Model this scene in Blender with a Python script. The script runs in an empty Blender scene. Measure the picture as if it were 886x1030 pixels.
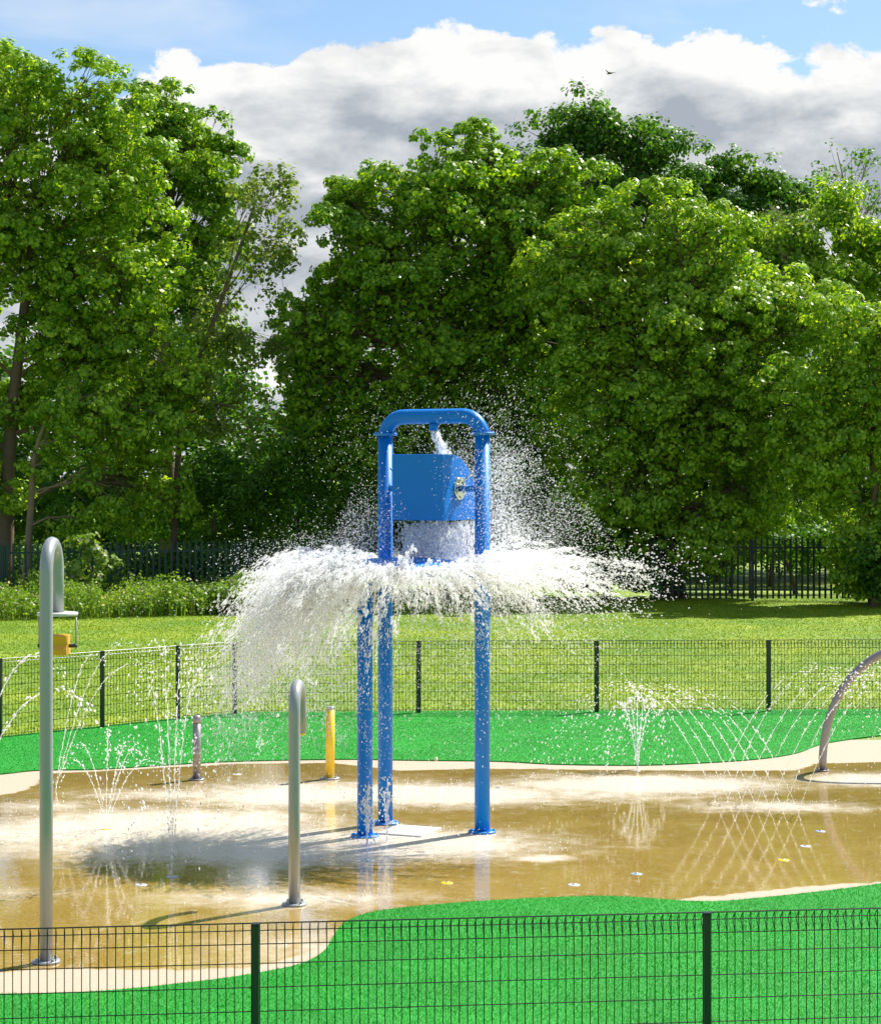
import bpy, math, random
import numpy as np
from mathutils import Vector
from mathutils.geometry import tessellate_polygon

random.seed(7)
rng = np.random.default_rng(7)
scene = bpy.context.scene
col = scene.collection
F = 2050.0            # focal length in photo pixels
CX, HY, CAMH = 443.0, 476.0, 3.5


def at(px, py, z=0.0):
    s = (py - HY) / (CAMH - z)
    return np.array([(px - CX) / s, F / s, z])


def atd(px, py, D):
    s = F / D
    return np.array([(px - CX) / s, D, CAMH - (py - HY) / s])


# ------------------------------------------------------------------ materials
def new_mat(name):
    m = bpy.data.materials.new(name)
    m.use_nodes = True
    return m, m.node_tree.nodes, m.node_tree.links, m.node_tree.nodes['Principled BSDF']


def plain(name, c, rough=0.5, metal=0.0, coat=0.0, var=0.08, scale=6.0, bump=0.0):
    m, n, l, b = new_mat(name)
    b.inputs['Roughness'].default_value = rough
    b.inputs['Metallic'].default_value = metal
    b.inputs['Coat Weight'].default_value = coat
    b.inputs['Coat Roughness'].default_value = 0.12
    tc = n.new('ShaderNodeTexCoord')
    nz = n.new('ShaderNodeTexNoise'); nz.inputs['Scale'].default_value = scale
    nz.inputs['Detail'].default_value = 6
    l.new(tc.outputs['Object'], nz.inputs['Vector'])
    mx = n.new('ShaderNodeMix'); mx.data_type = 'RGBA'
    mx.inputs[6].default_value = (*[v * (1 - var) for v in c], 1)
    mx.inputs[7].default_value = (*[min(1, v * (1 + var)) for v in c], 1)
    l.new(nz.outputs['Fac'], mx.inputs[0]); l.new(mx.outputs[2], b.inputs['Base Color'])
    mr = n.new('ShaderNodeMapRange'); mr.inputs[3].default_value = max(0.02, rough - 0.1); mr.inputs[4].default_value = min(1, rough + 0.12)
    l.new(nz.outputs['Fac'], mr.inputs[0]); l.new(mr.outputs[0], b.inputs['Roughness'])
    if bump:
        bp = n.new('ShaderNodeBump'); bp.inputs['Strength'].default_value = bump; bp.inputs['Distance'].default_value = 0.01
        l.new(nz.outputs['Fac'], bp.inputs['Height']); l.new(bp.outputs['Normal'], b.inputs['Normal'])
    return m


def leafy(name, c1, c2, trans, tfac=0.4, rough=0.45, spec=0.4, patch=0.6, pscale=0.5, c3=None, hue3=0.04):
    """two-tone random per leaf plus broad patches; light passes through"""
    m, n, l, b = new_mat(name)
    out = n['Material Output']
    g = n.new('ShaderNodeNewGeometry')
    tc = n.new('ShaderNodeTexCoord')
    nz = n.new('ShaderNodeTexNoise'); nz.inputs['Scale'].default_value = pscale; nz.inputs['Detail'].default_value = 3
    l.new(tc.outputs['Object'], nz.inputs['Vector'])
    a = n.new('ShaderNodeMath'); a.operation = 'MULTIPLY_ADD'
    a.inputs[1].default_value = patch * 2.2; a.inputs[2].default_value = -patch * 1.1
    l.new(nz.outputs['Fac'], a.inputs[0])
    s = n.new('ShaderNodeMath'); s.operation = 'ADD'; s.use_clamp = True
    l.new(a.outputs[0], s.inputs[0]); l.new(g.outputs['Random Per Island'], s.inputs[1])
    mx = n.new('ShaderNodeMix'); mx.data_type = 'RGBA'
    mx.inputs[6].default_value = (*c1, 1); mx.inputs[7].default_value = (*c2, 1)
    l.new(s.outputs[0], mx.inputs[0])
    colr = mx.outputs[2]
    if c3:
        gt = n.new('ShaderNodeMath'); gt.operation = 'GREATER_THAN'; gt.inputs[1].default_value = 1 - hue3
        l.new(g.outputs['Random Per Island'], gt.inputs[0])
        m3 = n.new('ShaderNodeMix'); m3.data_type = 'RGBA'; m3.inputs[7].default_value = (*c3, 1)
        l.new(gt.outputs[0], m3.inputs[0]); l.new(colr, m3.inputs[6]); colr = m3.outputs[2]
    l.new(colr, b.inputs['Base Color'])
    b.inputs['Roughness'].default_value = rough
    b.inputs['Specular IOR Level'].default_value = spec
    t = n.new('ShaderNodeBsdfTranslucent')
    tm = n.new('ShaderNodeMix'); tm.data_type = 'RGBA'; tm.blend_type = 'MULTIPLY'; tm.inputs[0].default_value = 1
    tm.inputs[7].default_value = (*trans, 1)
    l.new(colr, tm.inputs[6]); l.new(tm.outputs[2], t.inputs['Color'])
    ms = n.new('ShaderNodeMixShader'); ms.inputs[0].default_value = tfac
    l.new(b.outputs[0], ms.inputs[1]); l.new(t.outputs[0], ms.inputs[2])
    l.new(ms.outputs[0], out.inputs['Surface'])
    return m


def water_white(name, tfac=0.5, c=(0.985, 0.99, 0.995), clear=0.66):
    """aerated water: scatters light both ways, and lets some straight through"""
    m, n, l, b = new_mat(name)
    out = n['Material Output']
    b.inputs['Base Color'].default_value = (*c, 1)
    b.inputs['Roughness'].default_value = 0.15
    t = n.new('ShaderNodeBsdfTranslucent'); t.inputs['Color'].default_value = (*c, 1)
    ms = n.new('ShaderNodeMixShader'); ms.inputs[0].default_value = tfac
    l.new(b.outputs[0], ms.inputs[1]); l.new(t.outputs[0], ms.inputs[2])
    tr = n.new('ShaderNodeBsdfTransparent')
    m2 = n.new('ShaderNodeMixShader'); m2.inputs[0].default_value = clear
    l.new(ms.outputs[0], m2.inputs[1]); l.new(tr.outputs[0], m2.inputs[2])
    l.new(m2.outputs[0], out.inputs['Surface'])
    return m


M = {}
M['blue'] = plain('blue_powder_coat', (0.0, 0.180, 0.62), 0.42, var=0.07, scale=3)
M['blue'].node_tree.nodes['Principled BSDF'].inputs['Specular IOR Level'].default_value = 0.3
M['blue_plate'] = plain('blue_flange_coat', (0.01, 0.21, 0.60), 0.42, var=0.1)
M['steel'] = plain('brushed_steel', (0.33, 0.345, 0.35), 0.36, metal=0.25, var=0.06, scale=14)
M['steel_dull'] = plain('spray_wet_steel', (0.29, 0.27, 0.28), 0.4, metal=0.5, var=0.15, scale=20)
M['chrome'] = plain('polished_steel', (0.72, 0.69, 0.62), 0.2, metal=1.0, var=0.15, scale=18)
M['yellow'] = plain('yellow_paint', (0.90, 0.58, 0.006), 0.38, coat=0.1, var=0.1)
M['orange_yellow'] = plain('amber_plastic', (0.72, 0.36, 0.008), 0.35, coat=0.2, var=0.08)
M['black_rubber'] = plain('black_rubber', (0.03, 0.03, 0.035), 0.5)
M['fence_green'] = plain('dark_green_coat', (0.004, 0.021, 0.015), 0.36, coat=0.2, var=0.2)
M['fence_black'] = plain('dark_wire_coat', (0.006, 0.009, 0.007), 0.4, var=0.3)
M['palisade'] = plain('palisade_green', (0.003, 0.040, 0.032), 0.45, var=0.25, scale=3)
M['palisade_dark'] = plain('palisade_black_green', (0.006, 0.016, 0.013), 0.5, var=0.25, scale=3)
M['white'] = plain('white_fitting', (0.55, 0.55, 0.53), 0.35, var=0.06)
M['fit_blue'] = plain('light_blue_fitting', (0.30, 0.36, 0.40), 0.4)
M['bark'] = plain('grey_brown_bark', (0.13, 0.095, 0.06), 0.85, var=0.45, scale=5, bump=0.6)
M['bark_light'] = plain('pale_bark', (0.22, 0.17, 0.10), 0.85, var=0.4, scale=5, bump=0.6)
M['twig'] = plain('grey_twig', (0.27, 0.22, 0.17), 0.85, var=0.3, scale=5)
M['bird'] = plain('dark_feather', (0.09, 0.07, 0.07), 0.8)
M['water'] = water_white('aerated_water')
M['water_jet'] = water_white('jet_water', 0.45, clear=0.15)
M['lime_leaf'] = leafy('lime_leaf', (0.080, 0.240, 0.008), (0.470, 0.640, 0.060), (1.35, 1.25, 0.5), 0.52, rough=0.38, spec=0.34, patch=0.4, pscale=0.9)
M['maple_leaf'] = leafy('maple_leaf', (0.080, 0.240, 0.008), (0.440, 0.620, 0.045), (1.35, 1.25, 0.5), 0.52, rough=0.38, spec=0.34, patch=0.4, pscale=0.9)
M['chestnut_leaf'] = leafy('chestnut_leaf', (0.060, 0.215, 0.008), (0.380, 0.560, 0.036), (1.35, 1.25, 0.5), 0.52, rough=0.38, spec=0.32, patch=0.4, pscale=0.9)
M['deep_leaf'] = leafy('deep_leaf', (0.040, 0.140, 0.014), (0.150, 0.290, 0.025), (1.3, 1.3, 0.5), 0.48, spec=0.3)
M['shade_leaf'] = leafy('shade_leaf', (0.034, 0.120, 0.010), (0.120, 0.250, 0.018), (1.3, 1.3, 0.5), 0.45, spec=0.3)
M['willow_leaf'] = leafy('willow_leaf', (0.080, 0.170, 0.018), (0.280, 0.360, 0.060), (1.35, 1.3, 0.6), 0.5, spec=0.35)
M['weed'] = leafy('weed_leaf', (0.10, 0.22, 0.020), (0.30, 0.42, 0.06), (1.3, 1.3, 0.5), 0.42, c3=(0.55, 0.50, 0.42), hue3=0.05)
M['lawn_blade'] = leafy('lawn_blade', (0.120, 0.235, 0.002), (0.270, 0.350, 0.003), (1.15, 1.2, 0.4), 0.4, spec=0.0, pscale=1.0, patch=1.3, c3=(0.34, 0.31, 0.04), hue3=0.02)
M['turf_blade'] = leafy('turf_blade', (0.001, 0.205, 0.006), (0.004, 0.335, 0.014), (1.0, 1.1, 0.6), 0.35, rough=0.6, spec=0.0, pscale=1.1, patch=1.0, c3=(0.09, 0.56, 0.07), hue3=0.06)


def ground_mat(name, c1, c2, c3, s1, s2, bump=0.5, rough=0.8):
    m, n, l, b = new_mat(name)
    tc = n.new('ShaderNodeTexCoord')
    n1 = n.new('ShaderNodeTexNoise'); n1.inputs['Scale'].default_value = s1; n1.inputs['Detail'].default_value = 5
    n2 = n.new('ShaderNodeTexNoise'); n2.inputs['Scale'].default_value = s2; n2.inputs['Detail'].default_value = 4
    l.new(tc.outputs['Object'], n1.inputs['Vector']); l.new(tc.outputs['Object'], n2.inputs['Vector'])
    r1 = n.new('ShaderNodeMapRange'); r1.inputs[1].default_value = 0.35; r1.inputs[2].default_value = 0.65
    l.new(n1.outputs['Fac'], r1.inputs[0])
    mx = n.new('ShaderNodeMix'); mx.data_type = 'RGBA'
    mx.inputs[6].default_value = (*c1, 1); mx.inputs[7].default_value = (*c2, 1)
    l.new(r1.outputs[0], mx.inputs[0])
    r2 = n.new('ShaderNodeMapRange'); r2.inputs[1].default_value = 0.45; r2.inputs[2].default_value = 0.75
    l.new(n2.outputs['Fac'], r2.inputs[0])
    m2 = n.new('ShaderNodeMix'); m2.data_type = 'RGBA'; m2.inputs[7].default_value = (*c3, 1)
    l.new(mx.outputs[2], m2.inputs[6]); l.new(r2.outputs[0], m2.inputs[0])
    l.new(m2.outputs[2], b.inputs['Base Color'])
    b.inputs['Roughness'].default_value = rough
    bp = n.new('ShaderNodeBump'); bp.inputs['Strength'].default_value = bump; bp.inputs['Distance'].default_value = 0.02
    l.new(n2.outputs['Fac'], bp.inputs['Height']); l.new(bp.outputs['Normal'], b.inputs['Normal'])
    return m


M['lawn'] = ground_mat('lawn_soil', (0.095, 0.20, 0.002), (0.225, 0.300, 0.003), (0.11, 0.19, 0.004), 0.35, 2.2, bump=.3)
M['turf'] = ground_mat('turf_base', (0.002, 0.23, 0.008), (0.005, 0.30, 0.014), (0.003, 0.20, 0.008), 1.2, 60)


def pad_material():
    m, n, l, b = new_mat('splash_pad_concrete')
    tc = n.new('ShaderNodeTexCoord')

    def noise(scale, detail=4, rough=0.55, dist=0.0):
        x = n.new('ShaderNodeTexNoise'); x.inputs['Scale'].default_value = scale
        x.inputs['Detail'].default_value = detail; x.inputs['Roughness'].default_value = rough
        x.inputs['Distortion'].default_value = dist
        l.new(tc.outputs['Object'], x.inputs['Vector']); return x.outputs['Fac']

    def attr(name):
        x = n.new('ShaderNodeAttribute'); x.attribute_name = name; return x.outputs['Fac']

    def rng_(v, a, c, d=0.0, e=1.0):
        x = n.new('ShaderNodeMapRange'); x.interpolation_type = 'SMOOTHSTEP'
        for i, q in ((1, a), (2, c), (3, d), (4, e)): x.inputs[i].default_value = q
        l.new(v, x.inputs[0]); return x.outputs[0]

    def math_(op, a, c, clamp=False):
        x = n.new('ShaderNodeMath'); x.operation = op; x.use_clamp = clamp
        for i, q in ((0, a), (1, c)):
            if isinstance(q, (int, float)): x.inputs[i].default_value = q
            else: l.new(q, x.inputs[i])
        return x.outputs[0]

    def mix(f, a, c):
        x = n.new('ShaderNodeMix'); x.data_type = 'RGBA'
        l.new(f, x.inputs[0])
        for i, q in ((6, a), (7, c)):
            if isinstance(q, tuple): x.inputs[i].default_value = (*q, 1)
            else: l.new(q, x.inputs[i])
        return x.outputs[2]

    big = noise(0.9, 6, 0.6, 0.6); mid = noise(4.5, 6, 0.65, 0.4); fine = noise(70, 3, 0.7)
    wet = rng_(math_('ADD', attr('wet'), math_('MULTIPLY', math_('SUBTRACT', mid, 0.5), 0.9)), 0.32, 0.55)
    foam = rng_(math_('ADD', attr('foam'), math_('MULTIPLY', math_('SUBTRACT', math_('ADD', math_('MULTIPLY', mid, 0.65), math_('MULTIPLY', big, 0.35)), 0.5), 1.2)), 0.05, 0.80)
    dry = mix(rng_(fine, 0.3, 0.7), (0.390, 0.307, 0.217), (0.465, 0.383, 0.285))
    gold = mix(rng_(big, 0.35, 0.68), (0.345, 0.195, 0.016), (0.48, 0.305, 0.055))
    gold = mix(rng_(fine, 0.35, 0.75), gold, (0.52, 0.40, 0.17))
    streak = noise(9, 5, 0.6, 1.2)
    gold = mix(rng_(streak, 0.57, 0.70), gold, (0.56, 0.45, 0.24))
    froth = mix(rng_(fine, 0.3, 0.7), (0.62, 0.54, 0.42), (0.84, 0.79, 0.70))
    wc = mix(math_('MULTIPLY', foam, 0.85), gold, froth)
    c = mix(wet, dry, wc)
    l.new(c, b.inputs['Base Color'])
    wr = math_('ADD', rng_(big, 0.3, 0.7, 0.015, 0.06), math_('MULTIPLY', foam, 0.22))
    x = n.new('ShaderNodeMix'); x.data_type = 'FLOAT'; x.inputs[2].default_value = 0.85
    l.new(wet, x.inputs[0]); l.new(wr, x.inputs[3]); l.new(x.outputs[0], b.inputs['Roughness'])
    b.inputs['IOR'].default_value = 1.4
    l.new(math_('MULTIPLY', wet, math_('SUBTRACT', 1.0, math_('MULTIPLY', foam, 0.85))), b.inputs['Coat Weight'])
    b.inputs['Coat IOR'].default_value = 1.5; b.inputs['Coat Roughness'].default_value = 0.025
    rip = noise(16, 3, 0.5, 0.8); rip2 = noise(45, 3, 0.6)
    h = math_('ADD', math_('MULTIPLY', rip, 0.5), math_('MULTIPLY', math_('MULTIPLY', rip2, foam), 1.0))
    bp = n.new('ShaderNodeBump'); bp.inputs['Strength'].default_value = 0.17; bp.inputs['Distance'].default_value = 0.006
    l.new(h, bp.inputs['Height']); l.new(bp.outputs['Normal'], b.inputs['Normal']); l.new(bp.outputs['Normal'], b.inputs['Coat Normal'])
    return m


M['pad'] = pad_material()


# ------------------------------------------------------------------ mesh helpers
def tag(o, label=None, cat=None, group=None, kind=None):
    if label: o['label'] = label
    if cat: o['category'] = cat
    if group: o['group'] = group
    if kind: o['kind'] = kind
    return o


def empty(name, loc):
    o = bpy.data.objects.new(name, None); col.objects.link(o)
    o.location = loc; o.empty_display_size = 0.2
    return o


def root_loc(o):
    v = Vector(o.location)
    while o.parent:
        o = o.parent; v += Vector(o.location)
    return np.array(v)


def link_mesh(name, me, mat, parent=None, origin=None):
    me.materials.append(mat)
    o = bpy.data.objects.new(name, me); col.objects.link(o)
    if parent: o.parent = parent
    elif origin is not None: o.location = origin
    return o


def raw(name, V, Fa, mat, parent=None, origin=None, smooth=False):
    """V (N,3) world coordinates; Fa (M,k) uniform faces"""
    V = np.asarray(V, dtype=np.float64); Fa = np.asarray(Fa, dtype=np.int32)
    off = root_loc(parent) if parent else (np.asarray(origin) if origin is not None else np.zeros(3))
    V = V - off
    me = bpy.data.meshes.new(name)
    me.vertices.add(len(V)); me.vertices.foreach_set('co', V.astype(np.float32).ravel())
    k = Fa.shape[1]
    me.loops.add(Fa.size); me.loops.foreach_set('vertex_index', Fa.ravel())
    me.polygons.add(len(Fa)); me.polygons.foreach_set('loop_start', np.arange(0, Fa.size, k, dtype=np.int32))
    if smooth: me.polygons.foreach_set('use_smooth', np.ones(len(Fa), dtype=bool))
    me.update(calc_edges=True)
    return link_mesh(name, me, mat, parent, origin)


class MB:
    def __init__(s): s.v = []; s.f = []; s.sm = []

    def add(s, vs, fs, smooth=False):
        o = len(s.v); s.v += [tuple(p) for p in vs]
        s.f += [[i + o for i in f] for f in fs]; s.sm += [smooth] * len(fs); return s

    def box(s, c, d, ax=None):
        c = np.array(c, float); ax = np.eye(3) if ax is None else np.array(ax, float)
        vs = [c + ax[0] * d[0] / 2 * i + ax[1] * d[1] / 2 * j + ax[2] * d[2] / 2 * k for i in (-1, 1) for j in (-1, 1) for k in (-1, 1)]
        return s.add(vs, [(0, 1, 3, 2), (4, 6, 7, 5), (0, 4, 5, 1), (2, 3, 7, 6), (0, 2, 6, 4), (1, 5, 7, 3)])

    def tube(s, pts, r, n=16, caps=True, smooth=True):
        P = [np.array(p, float) for p in pts]
        R = r if hasattr(r, '__len__') else [r] * len(P)
        T = [P[min(i + 1, len(P) - 1)] - P[max(i - 1, 0)] for i in range(len(P))]
        T = [t / (np.linalg.norm(t) + 1e-12) for t in T]
        a = np.array([0, 0, 1.0]) if abs(T[0][2]) < 0.9 else np.array([1.0, 0, 0])
        u = np.cross(T[0], a); u /= np.linalg.norm(u)
        vs = []
        for p, t, q in zip(P, T, R):
            u = u - t * np.dot(u, t); u /= np.linalg.norm(u); w = np.cross(t, u)
            for k in range(n):
                ang = 2 * math.pi * k / n
                vs.append(p + q * (math.cos(ang) * u + math.sin(ang) * w))
        fs = [(i * n + k, i * n + (k + 1) % n, (i + 1) * n + (k + 1) % n, (i + 1) * n + k) for i in range(len(P) - 1) for k in range(n)]
        s.add(vs, fs, smooth)
        if caps:
            o = len(s.v) - len(vs)
            s.f.append([o + k for k in range(n)][::-1]); s.sm.append(False)
            s.f.append([o + (len(P) - 1) * n + k for k in range(n)]); s.sm.append(False)
        return s

    def lathe(s, c, prof, n=24, smooth=True):
        c = np.array(c, float)
        vs = [c + np.array([r * math.cos(2 * math.pi * k / n), r * math.sin(2 * math.pi * k / n), z]) for r, z in prof for k in range(n)]
        fs = [(i * n + k, i * n + (k + 1) % n, (i + 1) * n + (k + 1) % n, (i + 1) * n + k) for i in range(len(prof) - 1) for k in range(n)]
        s.add(vs, fs, smooth)
        o = len(s.v) - len(vs)
        s.f.append([o + k for k in range(n)][::-1]); s.sm.append(False)
        s.f.append([o + (len(prof) - 1) * n + k for k in range(n)]); s.sm.append(False)
        return s

    def cyl(s, a, b, r, n=20): return s.tube([a, b], r, n)

    def prism(s, prof, o, ux, uy, ax, length):
        """profile (u,v) in plane ux,uy at o, extruded along ax"""
        o, ux, uy, ax = [np.array(q, float) for q in (o, ux, uy, ax)]
        n = len(prof)
        A = [o + ux * u + uy * v for u, v in prof]; B = [p + ax * length for p in A]
        s.add(A + B, [list(range(n))[::-1], list(range(n, 2 * n))] + [(k, (k + 1) % n, n + (k + 1) % n, n + k) for k in range(n)])
        return s

    def build(s, name, mat, parent=None, origin=None, bevel=0.0):
        off = root_loc(parent) if parent else (np.asarray(origin) if origin is not None else np.zeros(3))
        me = bpy.data.meshes.new(name)
        me.from_pydata([tuple(np.array(p) - off) for p in s.v], [], s.f)
        me.polygons.foreach_set('use_smooth', s.sm)
        me.update()
        o = link_mesh(name, me, mat, parent, origin)
        if bevel:
            b = o.modifiers.new('Bevel', 'BEVEL'); b.width = bevel; b.segments = 2; b.limit_method = 'ANGLE'
        return o


def spline(P, per=10):
    P = [np.array(p, float) for p in P]
    P = [2 * P[0] - P[1]] + P + [2 * P[-1] - P[-2]]
    out = []
    for i in range(1, len(P) - 2):
        for k in range(per):
            t = k / per
            a, b, c, d = P[i - 1:i + 3]
            out.append(0.5 * (2 * b + (c - a) * t + (2 * a - 5 * b + 4 * c - d) * t * t + (3 * b - a - 3 * c + d) * t ** 3))
    out.append(P[-2]); return out


def inside(poly, X, Y):
    poly = np.asarray(poly)[:, :2]; r = np.zeros(len(X), bool)
    x0, y0 = poly[-1]
    for x1, y1 in poly:
        c = ((y1 > Y) != (y0 > Y)) & (X < (x0 - x1) * (Y - y1) / (y0 - y1 + 1e-12) + x1)
        r ^= c; x0, y0 = x1, y1
    return r


def polydist(poly, X, Y):
    poly = np.asarray(poly)[:, :2]; d = np.full(len(X), 1e9)
    for (ax, ay), (bx, by) in zip(poly, np.roll(poly, -1, 0)):
        dx, dy = bx - ax, by - ay
        t = np.clip(((X - ax) * dx + (Y - ay) * dy) / (dx * dx + dy * dy + 1e-12), 0, 1)
        d = np.minimum(d, np.hypot(X - ax - t * dx, Y - ay - t * dy))
    return d


def blades(name, X, Y, Z, h, w, mat, lean=0.5, parent=None):
    n = len(X)
    a = rng.uniform(0, 2 * np.pi, n); d = rng.uniform(0, 2 * np.pi, n)
    hh = h * rng.uniform(0.55, 1.15, n); ww = w * rng.uniform(0.7, 1.3, n)
    L = hh * lean * rng.uniform(0, 1, n)
    B = np.stack([X, Y, Z], 1); U = np.stack([np.cos(a), np.sin(a), 0 * a], 1) * (ww / 2)[:, None]
    T = B + np.stack([np.cos(d) * L, np.sin(d) * L, hh], 1)
    V = np.stack([B - U, B + U, T], 1).reshape(-1, 3)
    return raw(name, V, np.arange(3 * n).reshape(-1, 3), mat, parent)


OCT_V = np.array([[1, 0, 0], [-1, 0, 0], [0, 1, 0], [0, -1, 0], [0, 0, 1], [0, 0, -1]], float)
OCT_F = np.array([[4, 0, 2], [4, 2, 1], [4, 1, 3], [4, 3, 0], [5, 2, 0], [5, 1, 2], [5, 3, 1], [5, 0, 3]])


def drops_geo(P, D, r, st):
    """octahedral drops at P, stretched st times along D"""
    n = len(P)
    D = D / (np.linalg.norm(D, axis=1)[:, None] + 1e-9)
    a = np.where(np.abs(D[:, 2:3]) < 0.9, np.array([[0, 0, 1.0]]), np.array([[1.0, 0, 0]]))
    u = np.cross(D, a); u /= np.linalg.norm(u, axis=1)[:, None]; w = np.cross(D, u)
    jit = rng.uniform(0.75, 1.25, (n, 6, 1))
    L = (OCT_V[None, :, 0:1] * u[:, None] + OCT_V[None, :, 1:2] * w[:, None] + OCT_V[None, :, 2:3] * (D * st[:, None])[:, None]) * r[:, None, None] * jit
    V = (P[:, None] + L).reshape(-1, 3)
    Fa = (OCT_F[None] + 6 * np.arange(n)[:, None, None]).reshape(-1, 3)
    return V, Fa


def merge(parts):
    Vs, Fs, o = [], [], 0
    for V, Fa in parts:
        Vs.append(V); Fs.append(Fa + o); o += len(V)
    return np.concatenate(Vs), np.concatenate(Fs)


# ------------------------------------------------------------------ ground, pad and turf
lawn = raw('lawn', [(-500, -60, 0), (500, -60, 0), (500, 900, 0), (-500, 900, 0)], [(0, 1, 2, 3)], M['lawn'])
tag(lawn, kind='structure')

fence_px = [(-60, 752), (0, 744), (103, 733), (179, 725), (236, 719.6), (421, 718.3), (600, 717.6), (773, 716.8), (948, 716)]
fence_pts = [at(*p) for p in fence_px]
near_edge = spline([at(*p) for p in [(-330, 1012), (-120, 1006), (0, 1003), (100, 1000), (200, 990), (250, 983), (300, 973), (325, 960), (335, 945), (345, 932), (370, 921), (420, 914), (500, 908), (560, 905), (620, 904), (700, 909), (760, 906), (886, 891), (1010, 868), (1130, 850)]], 8)
far_edge = spline([at(*p) for p in [(-180, 792), (-60, 784), (0, 780), (40, 776), (100, 775), (180, 770), (240, 767), (340, 765), (420, 766), (500, 767), (560, 770), (640, 771), (700, 769), (760, 765), (800, 759), (830, 749), (886, 741), (960, 735), (1060, 731)]], 8)
near_poly = near_edge + [np.array([9.5, 6.5, 0]), np.array([-8.5, 6.5, 0])]
far_poly = far_edge + [at(1060, 715) + np.array([0, .18, 0])] + [p + np.array([0.02, 0.2, 0]) for p in fence_pts[::-1]] + [at(-180, 766) + np.array([-.1, .2, 0])]


def slab(name, poly, z, mat):
    P = [Vector((p[0], p[1], 0)) for p in poly]
    tris = tessellate_polygon([P]); n = len(P)
    V = [(p.x, p.y, z) for p in P] + [(p.x, p.y, 0.0005) for p in P]
    b = MB(); b.add(V, [list(t) for t in tris] + [(k, (k + 1) % n, n + (k + 1) % n, n + k) for k in range(n)])
    return tag(b.build(name, mat), kind='structure')


slab('turf', near_poly, 0.02, M['turf'])
slab('turf', far_poly, 0.02, M['turf'])


def scatter(poly, dens, xlim, ylim, frustum=1.0):
    n = int(dens * (xlim[1] - xlim[0]) * (ylim[1] - ylim[0]))
    X = rng.uniform(*xlim, n); Y = rng.uniform(*ylim, n)
    k = np.abs(X) < 0.2161 * Y + frustum
    if poly is not None: k &= inside(poly, X, Y)
    return X[k], Y[k]


X, Y = scatter(near_poly, 8500, (-5, 5.5), (8.3, 19.0), 0.9)
tag(blades('artificial_grass', X, Y, X * 0 + 0.018, 0.017, 0.0036, M['turf_blade'], 1.5),
    'bright green artificial grass pile in front of the splash pad', 'artificial grass', kind='stuff')
X, Y = scatter(far_poly, 2600, (-8, 8.5), (22.5, 30.2), 1.0)
tag(blades('artificial_grass', X, Y, X * 0 + 0.018, 0.016, 0.007, M['turf_blade'], 1.3),
    'bright green artificial grass pile between the pad and the far mesh fence', 'artificial grass', kind='stuff')

lawn_poly = [p + np.array([0, 0.25, 0]) for p in fence_pts] + [np.array([22, 30, 0]), np.array([22, 62, 0]), np.array([-22, 62, 0]), np.array([-22, 25, 0])]
X, Y = scatter(lawn_poly, 260, (-17, 17), (26, 57.5), 2.0)
tag(blades('lawn_grass', X, Y, X * 0, 0.03, 0.02, M['lawn_blade'], 1.5),
    'mown yellow-green park grass beyond the mesh fence', 'grass', kind='stuff')

# pad sheet with wetness and spray-churned areas stored per vertex
wet_px = [(-250, 850), (-120, 815), (0, 801), (30, 795), (52, 779), (100, 776.5), (180, 772), (240, 769), (330, 768), (370, 772), (400, 776), (480, 774), (540, 774), (580, 775), (700, 776), (800, 776), (822, 769), (886, 767), (1060, 762), (1150, 850), (886, 887), (800, 893), (740, 899), (690, 904), (640, 910), (600, 912), (400, 925), (345, 945), (300, 962), (250, 974), (180, 976), (60, 974), (0, 978), (-150, 985), (-330, 960)]
wet_poly = [at(*p) for p in wet_px]
gx = np.arange(-9.6, 10.6, 0.09); gy = np.arange(12.4, 26.8, 0.09)
GX, GY = np.meshgrid(gx, gy); fx, fy = GX.ravel(), GY.ravel()
ins = inside(wet_poly, fx, fy); d = polydist(wet_poly, fx, fy); sd = np.where(ins, d, -d)
wet = np.clip(0.5 + sd / 0.3, 0, 1)
foam = np.zeros(len(fx))
FOAM = [(640, 790, 1.7, 0.85, 1.0), (560, 800, 2.2, 0.6, .65), (110, 835, 1.6, 1.2, .95), (173, 830, 1.7, 1.1, 1.0), (430, 800, 1.8, 0.9, 1.0), (300, 800, 1.6, 1.1, .85),
        (390, 850, 1.7, 0.9, 1.0), (250, 850, 2.1, 1.1, 1.0), (320, 862, 1.5, .6, .7), (545, 864, .35, .2, .8), (780, 812, 1.2, .45, .7), (880, 785, .9, .6, .9), (60, 850, 1.4, .9, .6), (290, 905, 1.2, .45, .6), (345, 950, .9, .5, .4),
        (180, 800, 1.2, .5, .7), (10, 900, .7, .3, .35), (460, 905, .6, .2, .2), (40, 812, .8, .5, .6)]
for px, py, rx, ry, a in FOAM:
    c = at(px, py)
    foam = np.maximum(foam, a * np.exp(-(((fx - c[0]) / rx) ** 2 + ((fy - c[1]) / ry) ** 2)))
nx, ny = len(gx), len(gy)
idx = np.arange(nx * ny).reshape(ny, nx)
quads = np.stack([idx[:-1, :-1].ravel(), idx[:-1, 1:].ravel(), idx[1:, 1:].ravel(), idx[1:, :-1].ravel()], 1)
pad = raw('splash_pad', np.stack([fx, fy, fx * 0 + 0.004], 1), quads, M['pad'])
tag(pad, kind='structure')
for nm, arr in (('wet', wet), ('foam', foam)):
    at_ = pad.data.attributes.new(nm, 'FLOAT', 'POINT'); at_.data.foreach_set('value', arr.astype(np.float32))


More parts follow.
